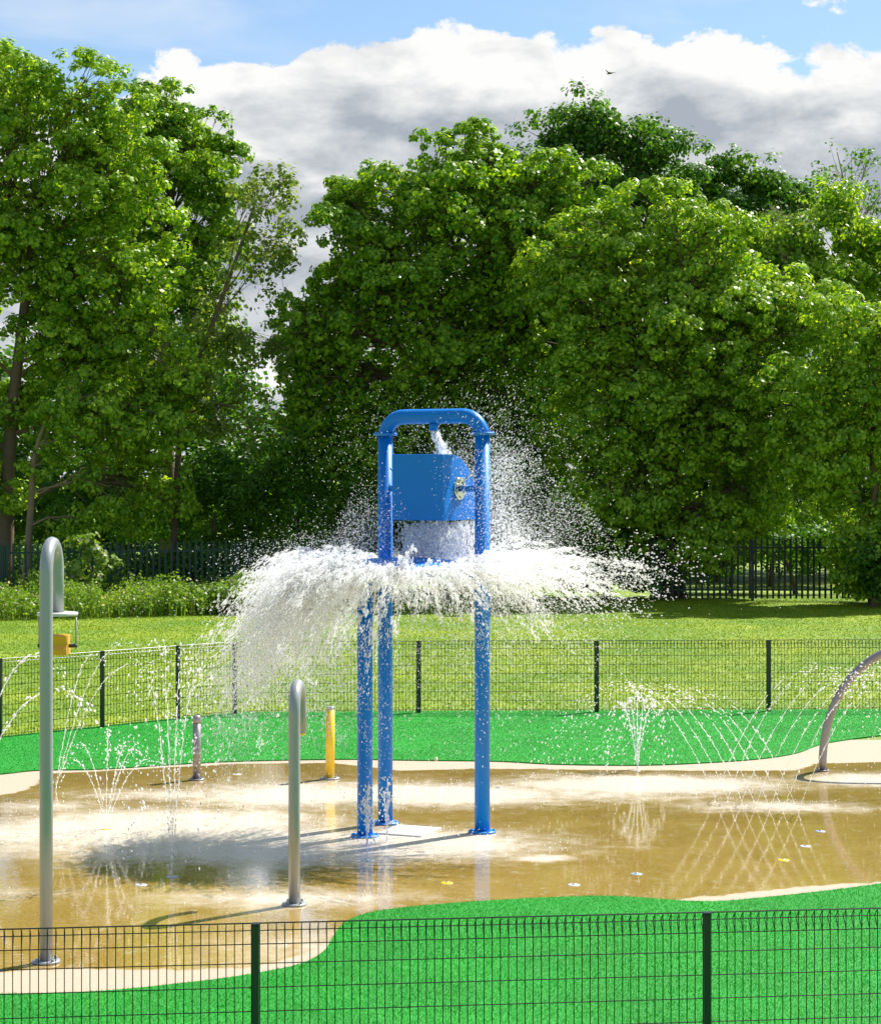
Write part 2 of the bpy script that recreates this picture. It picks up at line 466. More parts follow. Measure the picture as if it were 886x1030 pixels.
# ------------------------------------------------------------------ mesh fences
def mesh_panel(a, b, h, root, wire, spacing=0.045, rows=None, mat=None):
    a, b = np.array(a, float), np.array(b, float)
    d = b - a; L = np.linalg.norm(d); d /= L; nrm = np.array([-d[1], d[0], 0.0])
    m = MB(); n = max(2, int(round(L / spacing)))
    up = np.array([0, 0, 1.0])
    A3 = np.array([d, nrm, up])
    for k in range(n + 1):
        p = a + d * (L * k / n)
        m.tube([p + up * 0.03, p + up * (h - 0.09), p + up * (h - 0.005)], wire, 4, smooth=False)
        m.tube([p + up * (h - 0.005), p + up * (h - 0.05) + nrm * 0.05, p + up * (h - 0.11)], wire, 4, smooth=False)
    zs = rows or [0.06, 0.19, 0.32, 0.45, 0.58, 0.71, 0.84, h - 0.115]
    for z in zs:
        m.tube([a + up * z + nrm * 0.006, b + up * z + nrm * 0.006], wire * 1.1, 4, smooth=False)
    m.tube([a + up * h, b + up * h], wire * 1.5, 4, smooth=False)
    m.tube([a + up * (h - 0.052) + nrm * 0.055, b + up * (h - 0.052) + nrm * 0.055], wire * 1.1, 4, smooth=False)
    return m.build('mesh_panel', mat, root)


def mesh_fence(pts, h, label, wire, mat, spacing, pw, group=None):
    root = empty('mesh_fence', pts[len(pts) // 2])
    tag(root, label, 'fence', group)
    for i, p in enumerate(pts):
        b = MB(); b.box(p + np.array([0, 0, (h - 0.012) / 2]), (pw, pw * 1.1, h - 0.012))
        po = b.build('post', M['fence_green'], root, bevel=0.004)
        c = MB(); c.box(p + np.array([0, 0, h - 0.006]), (pw + 0.006, pw * 1.1 + 0.006, 0.012)); c.build('post_cap', M['fence_black'], po)
    for p, q in zip(pts[:-1], pts[1:]):
        d = (q - p) / np.linalg.norm(q - p)
        mesh_panel(p + d * (pw / 2 + .004), q - d * (pw / 2 + .004), h, root, wire, spacing, mat=mat)
    return root


mesh_fence(fence_pts, 1.06, 'dark wire mesh fence on thin posts along the back edge of the green turf', 0.0030, M['fence_black'], 0.05, 0.06)
near0, near1 = at(257, 929, 1.06), at(711, 918, 1.06)
near0[2] = near1[2] = 0
dv = near1 - near0
near_pts = [near0 + dv * k for k in (-1, 0, 1, 2)]
mesh_fence(near_pts, 1.06, 'dark wire mesh fence across the foreground with folded triangular top edge', 0.0027, M['fence_black'], 0.045, 0.037)


# ------------------------------------------------------------------ palisade fences
def palisade(pts, h, label, mat, gaps=None, pale=0.062, step=0.155):
    root = empty('palisade_fence', pts[len(pts) // 2]); tag(root, label, 'fence')
    for p in pts:
        MB().box(p + np.array([0, 0.04, (h - 0.1) / 2]), (0.07, 0.07, h - 0.1)).build('post', mat, root)
    for p, q in zip(pts[:-1], pts[1:]):
        d = q - p; L = np.linalg.norm(d); d /= L; nr = np.array([-d[1], d[0], 0]); up = np.array([0, 0, 1.0]); ax = np.array([d, nr, up])
        m = MB()
        n = int(L / step)
        for k in range(n):
            c = p + d * ((k + 0.5) * L / n); w = pale / 2
            hh = h + random.uniform(-.01, .01)
            pr = [(-w, .06), (w, .06), (w, hh - .12), (w * .45, hh), (0, hh - .05), (-w * .45, hh), (-w, hh - .12)]
            m.prism(pr, c - nr * 0.02, d, up, nr, 0.012)
        m.build('pale_panel', mat, root)
        for z in (0.3, h - 0.28):
            MB().box((p + q) / 2 + up * z + nr * 0.022, (L - 0.08, 0.045, 0.05), ax).build('rail', M['palisade'] if z < 1 else mat, root)
    return root


left_pts = [np.array([(x - CX) * D / F, D, 0]) for x, D in ((-110, 51.6), (4, 52.6), (120, 53.6), (236, 54.6), (336, 55.4), (450, 56.2))]
palisade(left_pts, 1.72, 'dark teal-green steel palisade fence behind the tall weeds', M['palisade'])
right_pts = [np.array([(x - CX) * D / F, D, 0]) for x, D in ((655, 55.9), (757, 55.9), (862, 55.9))]
palisade(right_pts, 1.74, 'blackish green palisade fence with sunlit grass showing between its pales', M['palisade_dark'])


# ------------------------------------------------------------------ trees
def limb_pts(a, b, wob, n=5):
    a, b = np.array(a, float), np.array(b, float); L = np.linalg.norm(b - a)
    out = []
    for k in range(n + 1):
        t = k / n
        p = a + (b - a) * t
        p = p + np.array([0, 0, 1]) * L * 0.10 * math.sin(math.pi * t)
        if 0 < k < n: p = p + rng.normal(0, wob * L, 3)
        out.append(p)
    return out


def leaf_geo(P, N, size, droop=0.0):
    n = len(P)
    N = N / (np.linalg.norm(N, axis=1)[:, None] + 1e-9)
    a = rng.normal(0, 1, (n, 3)); a[:, 2] -= droop
    u = a - N * np.sum(a * N, 1)[:, None]; u /= np.linalg.norm(u, axis=1)[:, None] + 1e-9
    w = np.cross(N, u)
    L = size * rng.uniform(0.65, 1.25, n)
    l = (u * (L / 2)[:, None]); s = w * (L * 0.36)[:, None]
    V = np.stack([P - l, P + s - l * 0.15, P + l, P - s - l * 0.15], 1).reshape(-1, 3)
    return V, np.arange(4 * n).reshape(-1, 4)


def crown_pts(lobes, D, cl_r, dens, leaves, inner=0.25, flat=0.65, droop=0.0, depth=1.0, sub=.85):
    """lobes: (px,py,rx,ry[,dy]) in photo pixels at distance D -> clump centres and leaves"""
    s = F / D
    C, R = [], []
    for lb in lobes:
        px, py, rx, ry = lb[:4]; dy = lb[4] if len(lb) > 4 else 0.0
        c = atd(px, py, D); c[1] += dy
        C.append(c); R.append(np.array([rx / s, depth * (rx + ry) / 2 / s, ry / s]))
    C, R = np.array(C), np.array(R)
    cl = []
    for i in range(len(C)):
        Rm = np.mean(R[i]); area = 4 * np.pi * Rm ** 2
        n = int(dens * area / (cl_r ** 2)) + 4
        # boughs: rounded masses standing out of the lobe, leafy on their upper and outer sides
        rs = min(sub, Rm * .6)
        nb = max(3, int(.75 * area / (np.pi * rs * rs)))
        bv = rng.normal(0, 1, (nb, 3)); bv /= np.linalg.norm(bv, axis=1)[:, None]
        bc = C[i] + bv * R[i] * rng.uniform(.58, .90, (nb, 1)); br_ = rs * rng.uniform(.65, 1.25, nb)
        q = rng.integers(0, nb, n)
        v = rng.normal(0, 1, (n, 3)) + bv[q] * .8 + np.array([0, 0, .75]); v /= np.linalg.norm(v, axis=1)[:, None]
        p = bc[q] + v * (br_[q] * rng.uniform(.72, 1.05, n))[:, None] * np.array([1.1, 1.1, .8])
        k_ = rng.uniform(size=n) < inner * .5
        p[k_] = C[i] + (p[k_] - C[i]) * rng.uniform(.4, .8, (int(k_.sum()), 1))
        ok = np.ones(n, bool)
        for j in range(len(C)):
            if j != i: ok &= np.sum(((p - C[j]) / R[j]) ** 2, 1) > 0.25
        ok &= p[:, 2] > 0.25
        q = p[ok]; cl.append(np.concatenate([q, np.repeat(C[i][None], len(q), 0)], 1))
    cl = np.concatenate(cl)
    return C, R, cl


def tree(name, label, cat, base_px, D, lobes, mat, bark, trunk_r=0.25, cl_r=0.26, dens=0.27, leaves=34, core=46.0, dmul=1.15, size=0.15, droop=0.0, inner=0.25,
         flat=0.7, stem=None, group=None, twigs=0.4, base_D=None, fork=0.45, trunk_name='trunk', crown_name='crown', depth=1.0):
    s = F / D
    bx = (base_px - CX) / s
    base = np.array([bx, base_D or D, 0.0])
    root = empty(name, base); tag(root, label, cat, group)
    C, R, cl = crown_pts(lobes, D, cl_r, dens * dmul, leaves, inner, flat, droop, depth)
    # trunk and limbs, one mesh
    m = MB()
    if stem:
        tp = [base] + [atd(px, py, D) for px, py in stem]
        tp = spline(tp, 4)
    else:
        top = C.mean(0); top[0] = bx * 0.6 + top[0] * 0.4
        tp = limb_pts(base, base + (top - base) * np.array([1, 1, fork * 2]), 0.015, 6)
    k = len(tp)
    rr = [trunk_r * (1.25 if i == 0 else 1.0) * (1 - 0.6 * i / (k - 1)) for i in range(k)]
    m.tube(tp, rr, 8)
    for i in range(len(C)):
        j = max(1, min(k - 1, int(k * random.uniform(0.45, 1.0))))
        cand = [q for q in range(k) if tp[q][2] < C[i][2] + 0.3] or [1]
        j = min(j, cand[-1]) if cand[-1] > 0 else 1
        r0 = rr[j] * 0.42
        lp = limb_pts(tp[j], C[i] + R[i] * np.array([0, 0, 0.45]), 0.03, 5)
        m.tube(lp, [r0 * (1 - 0.75 * t / 5) for t in range(6)], 6, caps=False)
        mine = cl[np.abs(cl[:, 3:] - C[i]).sum(1) < 1e-6]
        for q in mine[:int(len(mine) * twigs)]:
            a = lp[random.choice((2, 3, 4))]
            tw = limb_pts(a, q[:3], 0.05, 3); r0 = min(r0, .07)
            m.tube(tw, [r0 * 0.3, r0 * 0.24, r0 * 0.16, 0.008], 4, caps=False)
    m.build(trunk_name, bark, root)
    # leaves
    n = len(cl); per = int(leaves * .82); size *= 0.86
    rad = cl_r * rng.uniform(0.6, 1.25, n)
    P = np.repeat(cl[:, :3], per, 0); RR = np.repeat(rad, per)[:, None]; CC = np.repeat(cl[:, 3:], per, 0)
    v = rng.normal(0, 1, P.shape); v /= np.linalg.norm(v, axis=1)[:, None]
    rr_ = rng.uniform(0, 1, (len(P), 1)) ** 0.36
    off = v * rr_ * RR * np.array([1, 1, flat])
    if droop: off[:, 2] -= droop * RR[:, 0] * (off[:, 0] ** 2 + off[:, 1] ** 2) / (RR[:, 0] ** 2)
    P = P + off
    outw = P - CC; outw /= np.linalg.norm(outw, axis=1)[:, None] + 1e-6
    N = v * 1.1 + outw * 0.5 + np.array([0, -.15, 0.5]) + rng.normal(0, 0.26, P.shape)
    k = P[:, 2] > 0.05
    V, Fa = leaf_geo(P[k], N[k], size, droop)
    if core:                                              # dense inner foliage
        Q = []
        for c, r in zip(C, R):
            m_ = int(core * 4 * np.pi * np.mean(r) ** 2)
            u_ = rng.normal(0, 1, (m_, 3)); u_ /= np.linalg.norm(u_, axis=1)[:, None]
            Q.append(c + u_ * r * rng.uniform(.30, .70, (m_, 1)))
        Q = np.concatenate(Q); Q = Q[Q[:, 2] > .2]
        V2, F2 = leaf_geo(Q, rng.normal(0, .6, Q.shape) + np.array([0, -.3, .5]), size * 1.35, droop)
        V, Fa = np.concatenate([V, V2]), np.concatenate([Fa, F2 + len(V)])
    raw(crown_name, V, Fa, mat, root)
    return root


tree('maple_tree', 'tall bright green maple with forked trunk at the left edge', 'tree', 6, 57,
     [(12, 105, 72, 72), (82, 118, 62, 60), (-60, 190, 80, 90), (62, 205, 80, 72), (132, 190, 50, 66), (-5, 265, 66, 62), (98, 300, 62, 66), (150, 290, 40, 60), (120, 385, 62, 52), (55, 360, 50, 40), (150, 440, 52, 48), (-55, 330, 60, 80), (150, 505, 42, 36), (178, 370, 28, 50), (-60, 450, 50, 80), (18, 415, 40, 26), (60, 300, 40, 40), (10, 505, 30, 20)],
     M['maple_leaf'], M['bark'], 0.22, core=40, stem=[(8, 480), (14, 400), (22, 330), (30, 260), (38, 190)], dens=0.30, leaves=52, size=0.155)
tree('maple_tree', 'slim young maple with a curved pale stem beside the left edge', 'tree', 24, 55.5,
     [(60, 430, 34, 26), (100, 455, 44, 30), (70, 400, 40, 24), (110, 500, 36, 24), (45, 475, 18, 18), (95, 410, 36, 30), (80, 530, 30, 16)],
     M['maple_leaf'], M['bark_light'], 0.11, core=0, stem=[(31, 510), (33, 470), (40, 440), (55, 405)], dens=0.22, leaves=34, size=0.15)
tree('broadleaf_tree', 'rounded darker green tree rising behind the tall left maple', 'tree', 165, 64,
     [(165, 138, 46, 46), (198, 180, 40, 54), (140, 118, 36, 36), (186, 140, 30, 30), (222, 222, 22, 50), (185, 270, 55, 60), (205, 330, 30, 50), (120, 200, 50, 90)],
     M['chestnut_leaf'], M['bark'], 0.26, dens=0.33, leaves=46, size=0.16)
tree('birch_tree', 'slender leaning tree with sparse drooping foliage and sky showing through', 'tree', 172, 58,
     [(262, 190, 30, 26), (284, 206, 18, 30), (248, 245, 30, 34), (228, 310, 36, 40), (274, 268, 16, 26), (252, 355, 36, 36), (212, 395, 36, 40), (292, 240, 10, 26), (240, 420, 34, 30)],
     M['willow_leaf'], M['bark'], 0.10, stem=[(180, 450), (188, 395), (212, 330), (236, 265), (258, 200)], dens=0.30, leaves=28, size=0.17, droop=0.9, core=0, cl_r=0.34, flat=1.0, twigs=0.8)
tree('chestnut_tree', 'broad dome-shaped green tree standing in the middle behind the water bucket', 'tree', 470, 60,
     [(430, 205, 72, 68), (500, 190, 70, 56), (566, 215, 56, 60), (372, 255, 60, 68), (330, 330, 46, 62), (420, 315, 86, 86), (505, 290, 86, 86), (545, 370, 76, 76), (352, 415, 62, 70), (455, 410, 80, 70), (310, 395, 36, 46), (400, 480, 60, 50), (500, 470, 70, 50), (300, 345, 20, 40), (365, 195, 30, 26)],
     M['chestnut_leaf'], M['bark'], 0.36, dens=0.33, leaves=55, size=0.165)
tree('lime_tree', 'large sunlit yellow-green lime tree right of the water bucket', 'tree', 672, 57,
     [(682, 240, 55, 50), (604, 262, 56, 56), (742, 288, 58, 58), (645, 325, 86, 78), (738, 370, 86, 78), (800, 320, 48, 52), (606, 400, 66, 76), (682, 440, 86, 78), (772, 450, 66, 68), (622, 490, 58, 70), (566, 300, 36, 46), (700, 530, 60, 40), (640, 555, 46, 46), (770, 505, 40, 36)],
     M['lime_leaf'], M['bark'], 0.34, dens=0.34, leaves=58, size=0.155)
tree('lime_tree', 'leafy green tree at the right edge reaching down to the palisade fence', 'tree', 880, 54,
     [(862, 335, 46, 46), (822, 400, 44, 58), (882, 425, 56, 68), (832, 490, 44, 48), (890, 540, 40, 56), (910, 330, 50, 50), (868, 560, 26, 46), (940, 450, 60, 90), (812, 455, 34, 44)],
     M['lime_leaf'], M['bark'], 0.16, dens=0.34, leaves=55, size=0.15)
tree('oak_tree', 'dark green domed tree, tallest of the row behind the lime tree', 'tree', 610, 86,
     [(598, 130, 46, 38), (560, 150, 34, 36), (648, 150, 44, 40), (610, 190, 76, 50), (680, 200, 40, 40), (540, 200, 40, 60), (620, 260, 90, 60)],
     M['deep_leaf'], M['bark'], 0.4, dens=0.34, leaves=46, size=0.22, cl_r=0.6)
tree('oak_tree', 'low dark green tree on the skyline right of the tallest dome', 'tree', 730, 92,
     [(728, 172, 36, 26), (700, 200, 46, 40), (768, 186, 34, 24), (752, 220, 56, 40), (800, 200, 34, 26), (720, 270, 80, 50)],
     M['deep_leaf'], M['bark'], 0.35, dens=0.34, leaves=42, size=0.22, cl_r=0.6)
tree('broadleaf_tree', 'yellowish green bushy tree above the lime at the right edge', 'tree', 850, 74,
     [(838, 212, 34, 26), (866, 245, 44, 40), (806, 262, 44, 40), (890, 270, 44, 50), (840, 300, 60, 50), (790, 320, 50, 40), (795, 235, 34, 26), (770, 270, 40, 30), (760, 245, 26, 20)],
     M['lime_leaf'], M['bark'], 0.3, dens=0.34, leaves=42, size=0.2, cl_r=0.52)
tree('ash_tree', 'thin-topped tree with open bare branches on the right skyline', 'tree', 852, 98,
     [(842, 160, 20, 16), (872, 172, 20, 20), (884, 195, 24, 24), (830, 185, 20, 16), (860, 205, 34, 20)],
     M['deep_leaf'], M['twig'], 0.3, dens=0.16, leaves=14, core=0, size=0.24, cl_r=0.5, twigs=1.0)
tree('bare_shrub', 'leafless grey-brown shrub among the green crowns at upper right', 'shrub', 794, 73,
     [(790, 225, 22, 26), (800, 240, 18, 18)], M['willow_leaf'], M['twig'], 0.10, dens=0.5, leaves=1, core=0, size=0.10, cl_r=0.35, twigs=1.0)

# shrubs and understorey, each its own thing
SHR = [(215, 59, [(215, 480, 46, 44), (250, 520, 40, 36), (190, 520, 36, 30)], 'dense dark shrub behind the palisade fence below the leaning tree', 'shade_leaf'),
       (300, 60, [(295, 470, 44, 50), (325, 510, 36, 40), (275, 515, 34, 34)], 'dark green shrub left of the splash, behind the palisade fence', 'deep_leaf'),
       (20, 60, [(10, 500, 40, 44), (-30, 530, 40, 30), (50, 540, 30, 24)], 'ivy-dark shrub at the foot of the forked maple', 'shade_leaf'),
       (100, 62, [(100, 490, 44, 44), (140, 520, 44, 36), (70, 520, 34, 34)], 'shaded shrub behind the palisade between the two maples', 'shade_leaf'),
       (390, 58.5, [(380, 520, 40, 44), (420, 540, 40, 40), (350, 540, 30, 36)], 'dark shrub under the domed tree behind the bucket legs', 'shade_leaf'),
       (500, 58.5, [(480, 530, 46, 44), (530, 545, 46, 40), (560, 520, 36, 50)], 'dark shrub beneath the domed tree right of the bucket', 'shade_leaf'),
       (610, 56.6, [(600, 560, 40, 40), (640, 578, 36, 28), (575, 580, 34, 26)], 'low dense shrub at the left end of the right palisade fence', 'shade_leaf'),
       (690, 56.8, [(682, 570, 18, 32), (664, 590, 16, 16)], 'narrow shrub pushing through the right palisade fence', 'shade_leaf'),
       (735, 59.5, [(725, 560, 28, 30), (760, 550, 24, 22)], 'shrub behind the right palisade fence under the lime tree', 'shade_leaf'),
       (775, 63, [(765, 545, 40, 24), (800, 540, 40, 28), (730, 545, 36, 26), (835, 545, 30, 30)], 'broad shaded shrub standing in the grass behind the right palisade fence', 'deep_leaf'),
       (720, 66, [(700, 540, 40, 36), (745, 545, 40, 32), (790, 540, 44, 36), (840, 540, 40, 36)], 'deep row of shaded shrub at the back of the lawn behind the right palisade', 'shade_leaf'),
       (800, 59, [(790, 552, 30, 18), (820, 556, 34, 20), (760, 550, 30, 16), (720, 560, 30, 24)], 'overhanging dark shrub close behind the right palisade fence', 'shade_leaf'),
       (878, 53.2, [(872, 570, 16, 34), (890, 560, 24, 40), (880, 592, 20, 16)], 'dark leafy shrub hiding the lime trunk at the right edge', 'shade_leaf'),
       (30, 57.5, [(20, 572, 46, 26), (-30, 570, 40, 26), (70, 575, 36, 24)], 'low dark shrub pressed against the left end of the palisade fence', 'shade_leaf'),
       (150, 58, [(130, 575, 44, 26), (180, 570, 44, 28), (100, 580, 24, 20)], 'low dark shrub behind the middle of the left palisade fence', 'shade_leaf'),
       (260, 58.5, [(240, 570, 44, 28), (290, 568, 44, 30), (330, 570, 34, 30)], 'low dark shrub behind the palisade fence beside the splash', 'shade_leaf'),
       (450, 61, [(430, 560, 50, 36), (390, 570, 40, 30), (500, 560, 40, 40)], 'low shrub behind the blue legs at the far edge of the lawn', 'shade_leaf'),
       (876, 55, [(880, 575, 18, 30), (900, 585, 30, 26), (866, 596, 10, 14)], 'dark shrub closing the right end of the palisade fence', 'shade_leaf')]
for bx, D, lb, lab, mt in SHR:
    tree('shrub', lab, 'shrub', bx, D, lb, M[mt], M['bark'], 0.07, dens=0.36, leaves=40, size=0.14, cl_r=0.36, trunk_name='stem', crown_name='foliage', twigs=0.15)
tree('sapling', 'bright big-leaved sapling poking through the left palisade fence', 'sapling', 92, 52.4,
     [(84, 548, 10, 8), (106, 566, 12, 10), (78, 572, 12, 10), (94, 585, 12, 8), (92, 556, 8, 8)], M['weed'], M['bark_light'], 0.025, core=0, dens=0.5, leaves=16, size=0.17, cl_r=0.2, trunk_name='stem')
tree('bramble_bush', 'bright leafy bramble at the right end of the weed strip', 'bush', 240, 50.8,
     [(235, 598, 24, 14), (262, 600, 22, 16), (205, 602, 22, 12)], M['weed'], M['bark_light'], 0.02, dens=0.42, leaves=34, size=0.11, cl_r=0.22, trunk_name='stem', crown_name='foliage')

# the wood behind, read as one dark mass
lob = []
for k in range(34):
    px = -170 + k * 38 + random.uniform(-12, 12)
    hi = (345 if px < 215 else 405) if px < 330 else (330 if px > 420 else 400)
    if px > 690 and px < 850:
        for q in (360, 430, 490): lob.append((px, q + random.uniform(-15, 15), 48, 44, random.uniform(-3, 5)))
    else:
        for q in (0, 1): lob.append((px, random.uniform(hi + 20, 500), 50, 46, random.uniform(-3, 5)))
        lob.append((px, random.uniform(505, 530), 44, 36, random.uniform(-3, 3))); lob.append((px + 19, random.uniform(535, 560), 40, 30, random.uniform(-3, 1)) if not 690 < px < 850 else (px, 450, 40, 40, 2))
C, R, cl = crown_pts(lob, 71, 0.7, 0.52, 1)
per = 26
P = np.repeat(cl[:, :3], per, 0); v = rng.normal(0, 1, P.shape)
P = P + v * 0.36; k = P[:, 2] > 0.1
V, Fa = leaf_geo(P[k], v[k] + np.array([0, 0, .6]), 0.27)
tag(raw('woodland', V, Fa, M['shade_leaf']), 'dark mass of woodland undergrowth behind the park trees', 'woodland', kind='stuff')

# weeds along the left palisade fence
n = 9000
Y = rng.uniform(47.5, 53.8, n); X = rng.uniform(-13.5, -4.6, n)
k = (Y < 52.2 + (X + 13) * 0.17) & (Y > 47.4 + (X + 13.5) * 0.36 + rng.normal(0, .25, n))
X, Y = X[k], Y[k]
hW = 0.92 * (0.75 + 0.35 * np.sin(X * 1.7) * np.sin(Y * 1.3 + X))
wv = []
n = len(X); a = rng.uniform(0, 6.28, n)
top = np.stack([X + rng.normal(0, .08, n), Y + rng.normal(0, .08, n), hW * rng.uniform(.4, 1.2, n)], 1)
U = np.stack([np.cos(a), np.sin(a), a * 0], 1) * 0.011
B = np.stack([X, Y, X * 0], 1)
V1 = np.stack([B - U, B + U, top], 1).reshape(-1, 3)
F1 = np.arange(len(V1)).reshape(-1, 3)
t = rng.uniform(0.25, 1.0, (n, 9, 1))
LP = (B[:, None] * (1 - t) + top[:, None] * t + rng.normal(0, 0.045, (n, 9, 3))).reshape(-1, 3)
V2, F2 = leaf_geo(LP, rng.normal(0, .7, LP.shape) + np.array([0, 0, .5]), 0.085)
F2 = np.concatenate([F2[:, [0, 1, 2]], F2[:, [0, 2, 3]]])
V, Fa = merge([(V1, F1), (V2, F2)])
tag(raw('weeds', V, Fa, M['weed']), 'tall pale green weeds growing along the left palisade fence', 'weeds', kind='stuff')

# ------------------------------------------------------------------ tipping bucket tower
L1, L2, L3 = at(387.5, 829), at(485, 838), at(367, 842)
tower = empty('water_bucket_tower', L3)
tag(tower, 'tall blue tipping bucket tower on three legs pouring water in the middle of the pad', 'water play tower')
H, PR = 4.06, 0.074
ad = L2 - L1; AL = np.linalg.norm(ad); ad /= AL; fw = np.array([ad[1], -ad[0], 0.0])   # fw faces the camera side
if fw[1] > 0: fw = -fw
up = np.array([0, 0, 1.0])
CZ = 3.5 + (HY - 437) / (F / L1[1])
for P0 in (L1, L2):
    MB().cyl(P0 + up * 0.006, P0 + up * (CZ - .013), PR, 28).build('leg', M['blue'], tower)
arc = [L1 + up * (CZ + 0.013)]
cr = 0.21; zt = H
for k in range(13):
    a = math.pi - math.pi / 2 * k / 12
    arc.append(L1 + ad * (cr + cr * math.cos(a)) + up * (zt - cr + cr * math.sin(a)))
for k in range(13):
    a = math.pi / 2 - math.pi / 2 * k / 12
    arc.append(L2 - ad * cr + ad * cr * math.cos(a) + up * (zt - cr + cr * math.sin(a)))
arc.append(L2 + up * (CZ + 0.013))
MB().tube(arc, PR, 28).build('arch', M['blue'], tower)
for P0 in (L1, L2):
    b = MB(); b.lathe(P0 + up * (CZ - 0.013), [(0.12, 0), (0.12, 0.026)], 28)
    for k in range(6):
        q = P0 + 0.1 * np.array([math.cos(k * 1.047 + .3), math.sin(k * 1.047 + .3), 0]) + up * CZ
        b.cyl(q + up * .012, q + up * .024, 0.011, 6)
    b.build('collar', M['blue_plate'], tower)
for P0 in (L1, L2, L3):
    b = MB(); b.lathe(P0 + up * 0.005, [(0.135, 0), (0.135, 0.016), (0.09, 0.018)], 28)
    for k in range(6):
        q = P0 + 0.112 * np.array([math.cos(k * 1.047), math.sin(k * 1.047), 0])
        b.cyl(q + up * .02, q + up * .036, 0.012, 6)
    b.build('base_plate', M['blue_plate'], tower)
DC = np.array([-0.34, 19.72, 2.62]); DR = 0.72
MB().cyl(L3 + up * 0.006, np.array([L3[0], L3[1], 2.585]), PR, 28).build('leg', M['blue'], tower)
MB().lathe(DC, [(DR, -0.05), (DR, -0.03), (DR * .97, -0.012), (DR * .8, 0.02), (DR * .5, 0.05), (DR * .2, 0.063), (0.02, 0.066)], 48).build('splash_disc', M['blue'], tower)
sp = MB()
sp.cyl(L3 + up * 2.50, np.array([DC[0], DC[1], 2.55]), 0.04, 14); sp.cyl(np.array([L1[0], L1[1], 2.50]), np.array([DC[0], DC[1], 2.55]), 0.04, 14)
sp.cyl(np.array([L2[0], L2[1], 2.50]), np.array([DC[0], DC[1], 2.55]), 0.04, 14)
sp.build('disc_bracket', M['blue'], tower)
noz = (L1 + L2) / 2 + up * (H - PR - 0.035) + ad * 0.005
MB().lathe(noz - up * 0.03, [(0.045, 0), (0.045, 0.06), (0.035, 0.07)], 18).build('fill_nozzle', M['blue'], tower)
# bucket: trough along the arch, tipped with its mouth down; front panel faces the camera
sB = 103.0
zTop, zBot = 3.5 + (HY - 457) / sB, 3.5 + (HY - 523) / sB
hB = zTop - zBot
dep = 0.80
prof = [(0.0, 0.0), (0.0, hB)]                       # u runs backwards from the front panel
prof += [(0.12, hB)]
for k in range(13):
    a = math.radians(90 - 75 * k / 12)
    prof.append((0.17 + 0.64 * math.cos(a), hB - 0.74 + 0.74 * math.sin(a)))
prof += [(dep, 0.0)]
mid = (L1 + L2) / 2
bl = 0.56
b0 = mid + ad * (0.32 - bl) + fw * 0.40 + up * zBot
bk = MB()
n = len(prof); prof_i = [(min(max(u, 0.012), dep - 0.012), min(v, hB - 0.012)) for u, v in prof]
A = [b0 - fw * u + up * v for u, v in prof]; B = [p + ad * bl for p in A]
Ai = [b0 + ad * 0.012 - fw * u + up * (v if v > 0.001 else 0.0) for u, v in prof_i]; Bi = [p + ad * (bl - 0.024) for p in Ai]
fs = [list(range(n))[::-1], list(range(n, 2 * n)), list(range(2 * n, 3 * n)), list(range(3 * n, 4 * n))[::-1]]
for k in range(n - 1):
    fs.append((k, k + 1, n + k + 1, n + k)); fs.append((2 * n + k, 3 * n + k, 3 * n + k + 1, 2 * n + k + 1))
for a_, c_ in ((0, 2 * n), (n - 1, 3 * n - 1)):
    fs.append((a_, n + a_, n + c_, c_))
bk.add(A + B + Ai + Bi, fs)
bucket = bk.build('bucket', M['blue'], tower, bevel=0.006)
for P0, sgn in ((L2, 1), (L1, -1)):
    end = (b0 + ad * bl) if sgn > 0 else b0
    pc = end - fw * 0.33 + up * (hB * 0.48)
    pv = MB(); pv.cyl(pc, pc + ad * sgn * 0.02, 0.11, 28)
    for k in range(6):
        q = pc + ad * sgn * 0.02 + 0.082 * (math.cos(k * 1.047 + .5) * fw + math.sin(k * 1.047 + .5) * up)
        pv.cyl(q, q + ad * sgn * 0.012, 0.011, 8)
    pv.build('pivot_disc', M['chrome'], tower)
    MB().cyl(pc + ad * sgn * 0.022, np.array([P0[0], P0[1], pc[2]]), 0.03, 16).build('axle', M['blue'], tower)
    MB().cyl(pc + ad * sgn * 0.034 + up * 0.05, np.array([P0[0], P0[1], pc[2] + 0.25]), 0.011, 10).build('brace', M['chrome'], tower)


# ------------------------------------------------------------------ posts and hoops
def hook(P0, h, r, dirv, span, drop_z, n=14):
    dirv = np.array(dirv, float); dirv /= np.linalg.norm(dirv); R_ = span / 2
    pts = [P0 + up * 0.012, P0 + up * (h - R_ - r) * 0.5, P0 + up * (h - R_ - r)]
    for k in range(1, n + 1):
        a = math.pi - math.pi * k / n
        pts.append(P0 + dirv * (R_ + R_ * math.cos(a)) + up * (h - R_ - r + R_ * math.sin(a)))
    pts.append(P0 + dirv * span + up * drop_z)
    return pts


def base_flange(P0, root, r, mat):
    b = MB(); b.lathe(P0 + up * 0.005, [(r, 0), (r, 0.014), (r * .7, 0.016)], 24)
    for k in range(4):
        q = P0 + r * 0.8 * np.array([math.cos(k * 1.571 + .78), math.sin(k * 1.571 + .78), 0])
        b.cyl(q + up * .018, q + up * .042, 0.011, 6)
    return b.build('base_plate', mat, root)


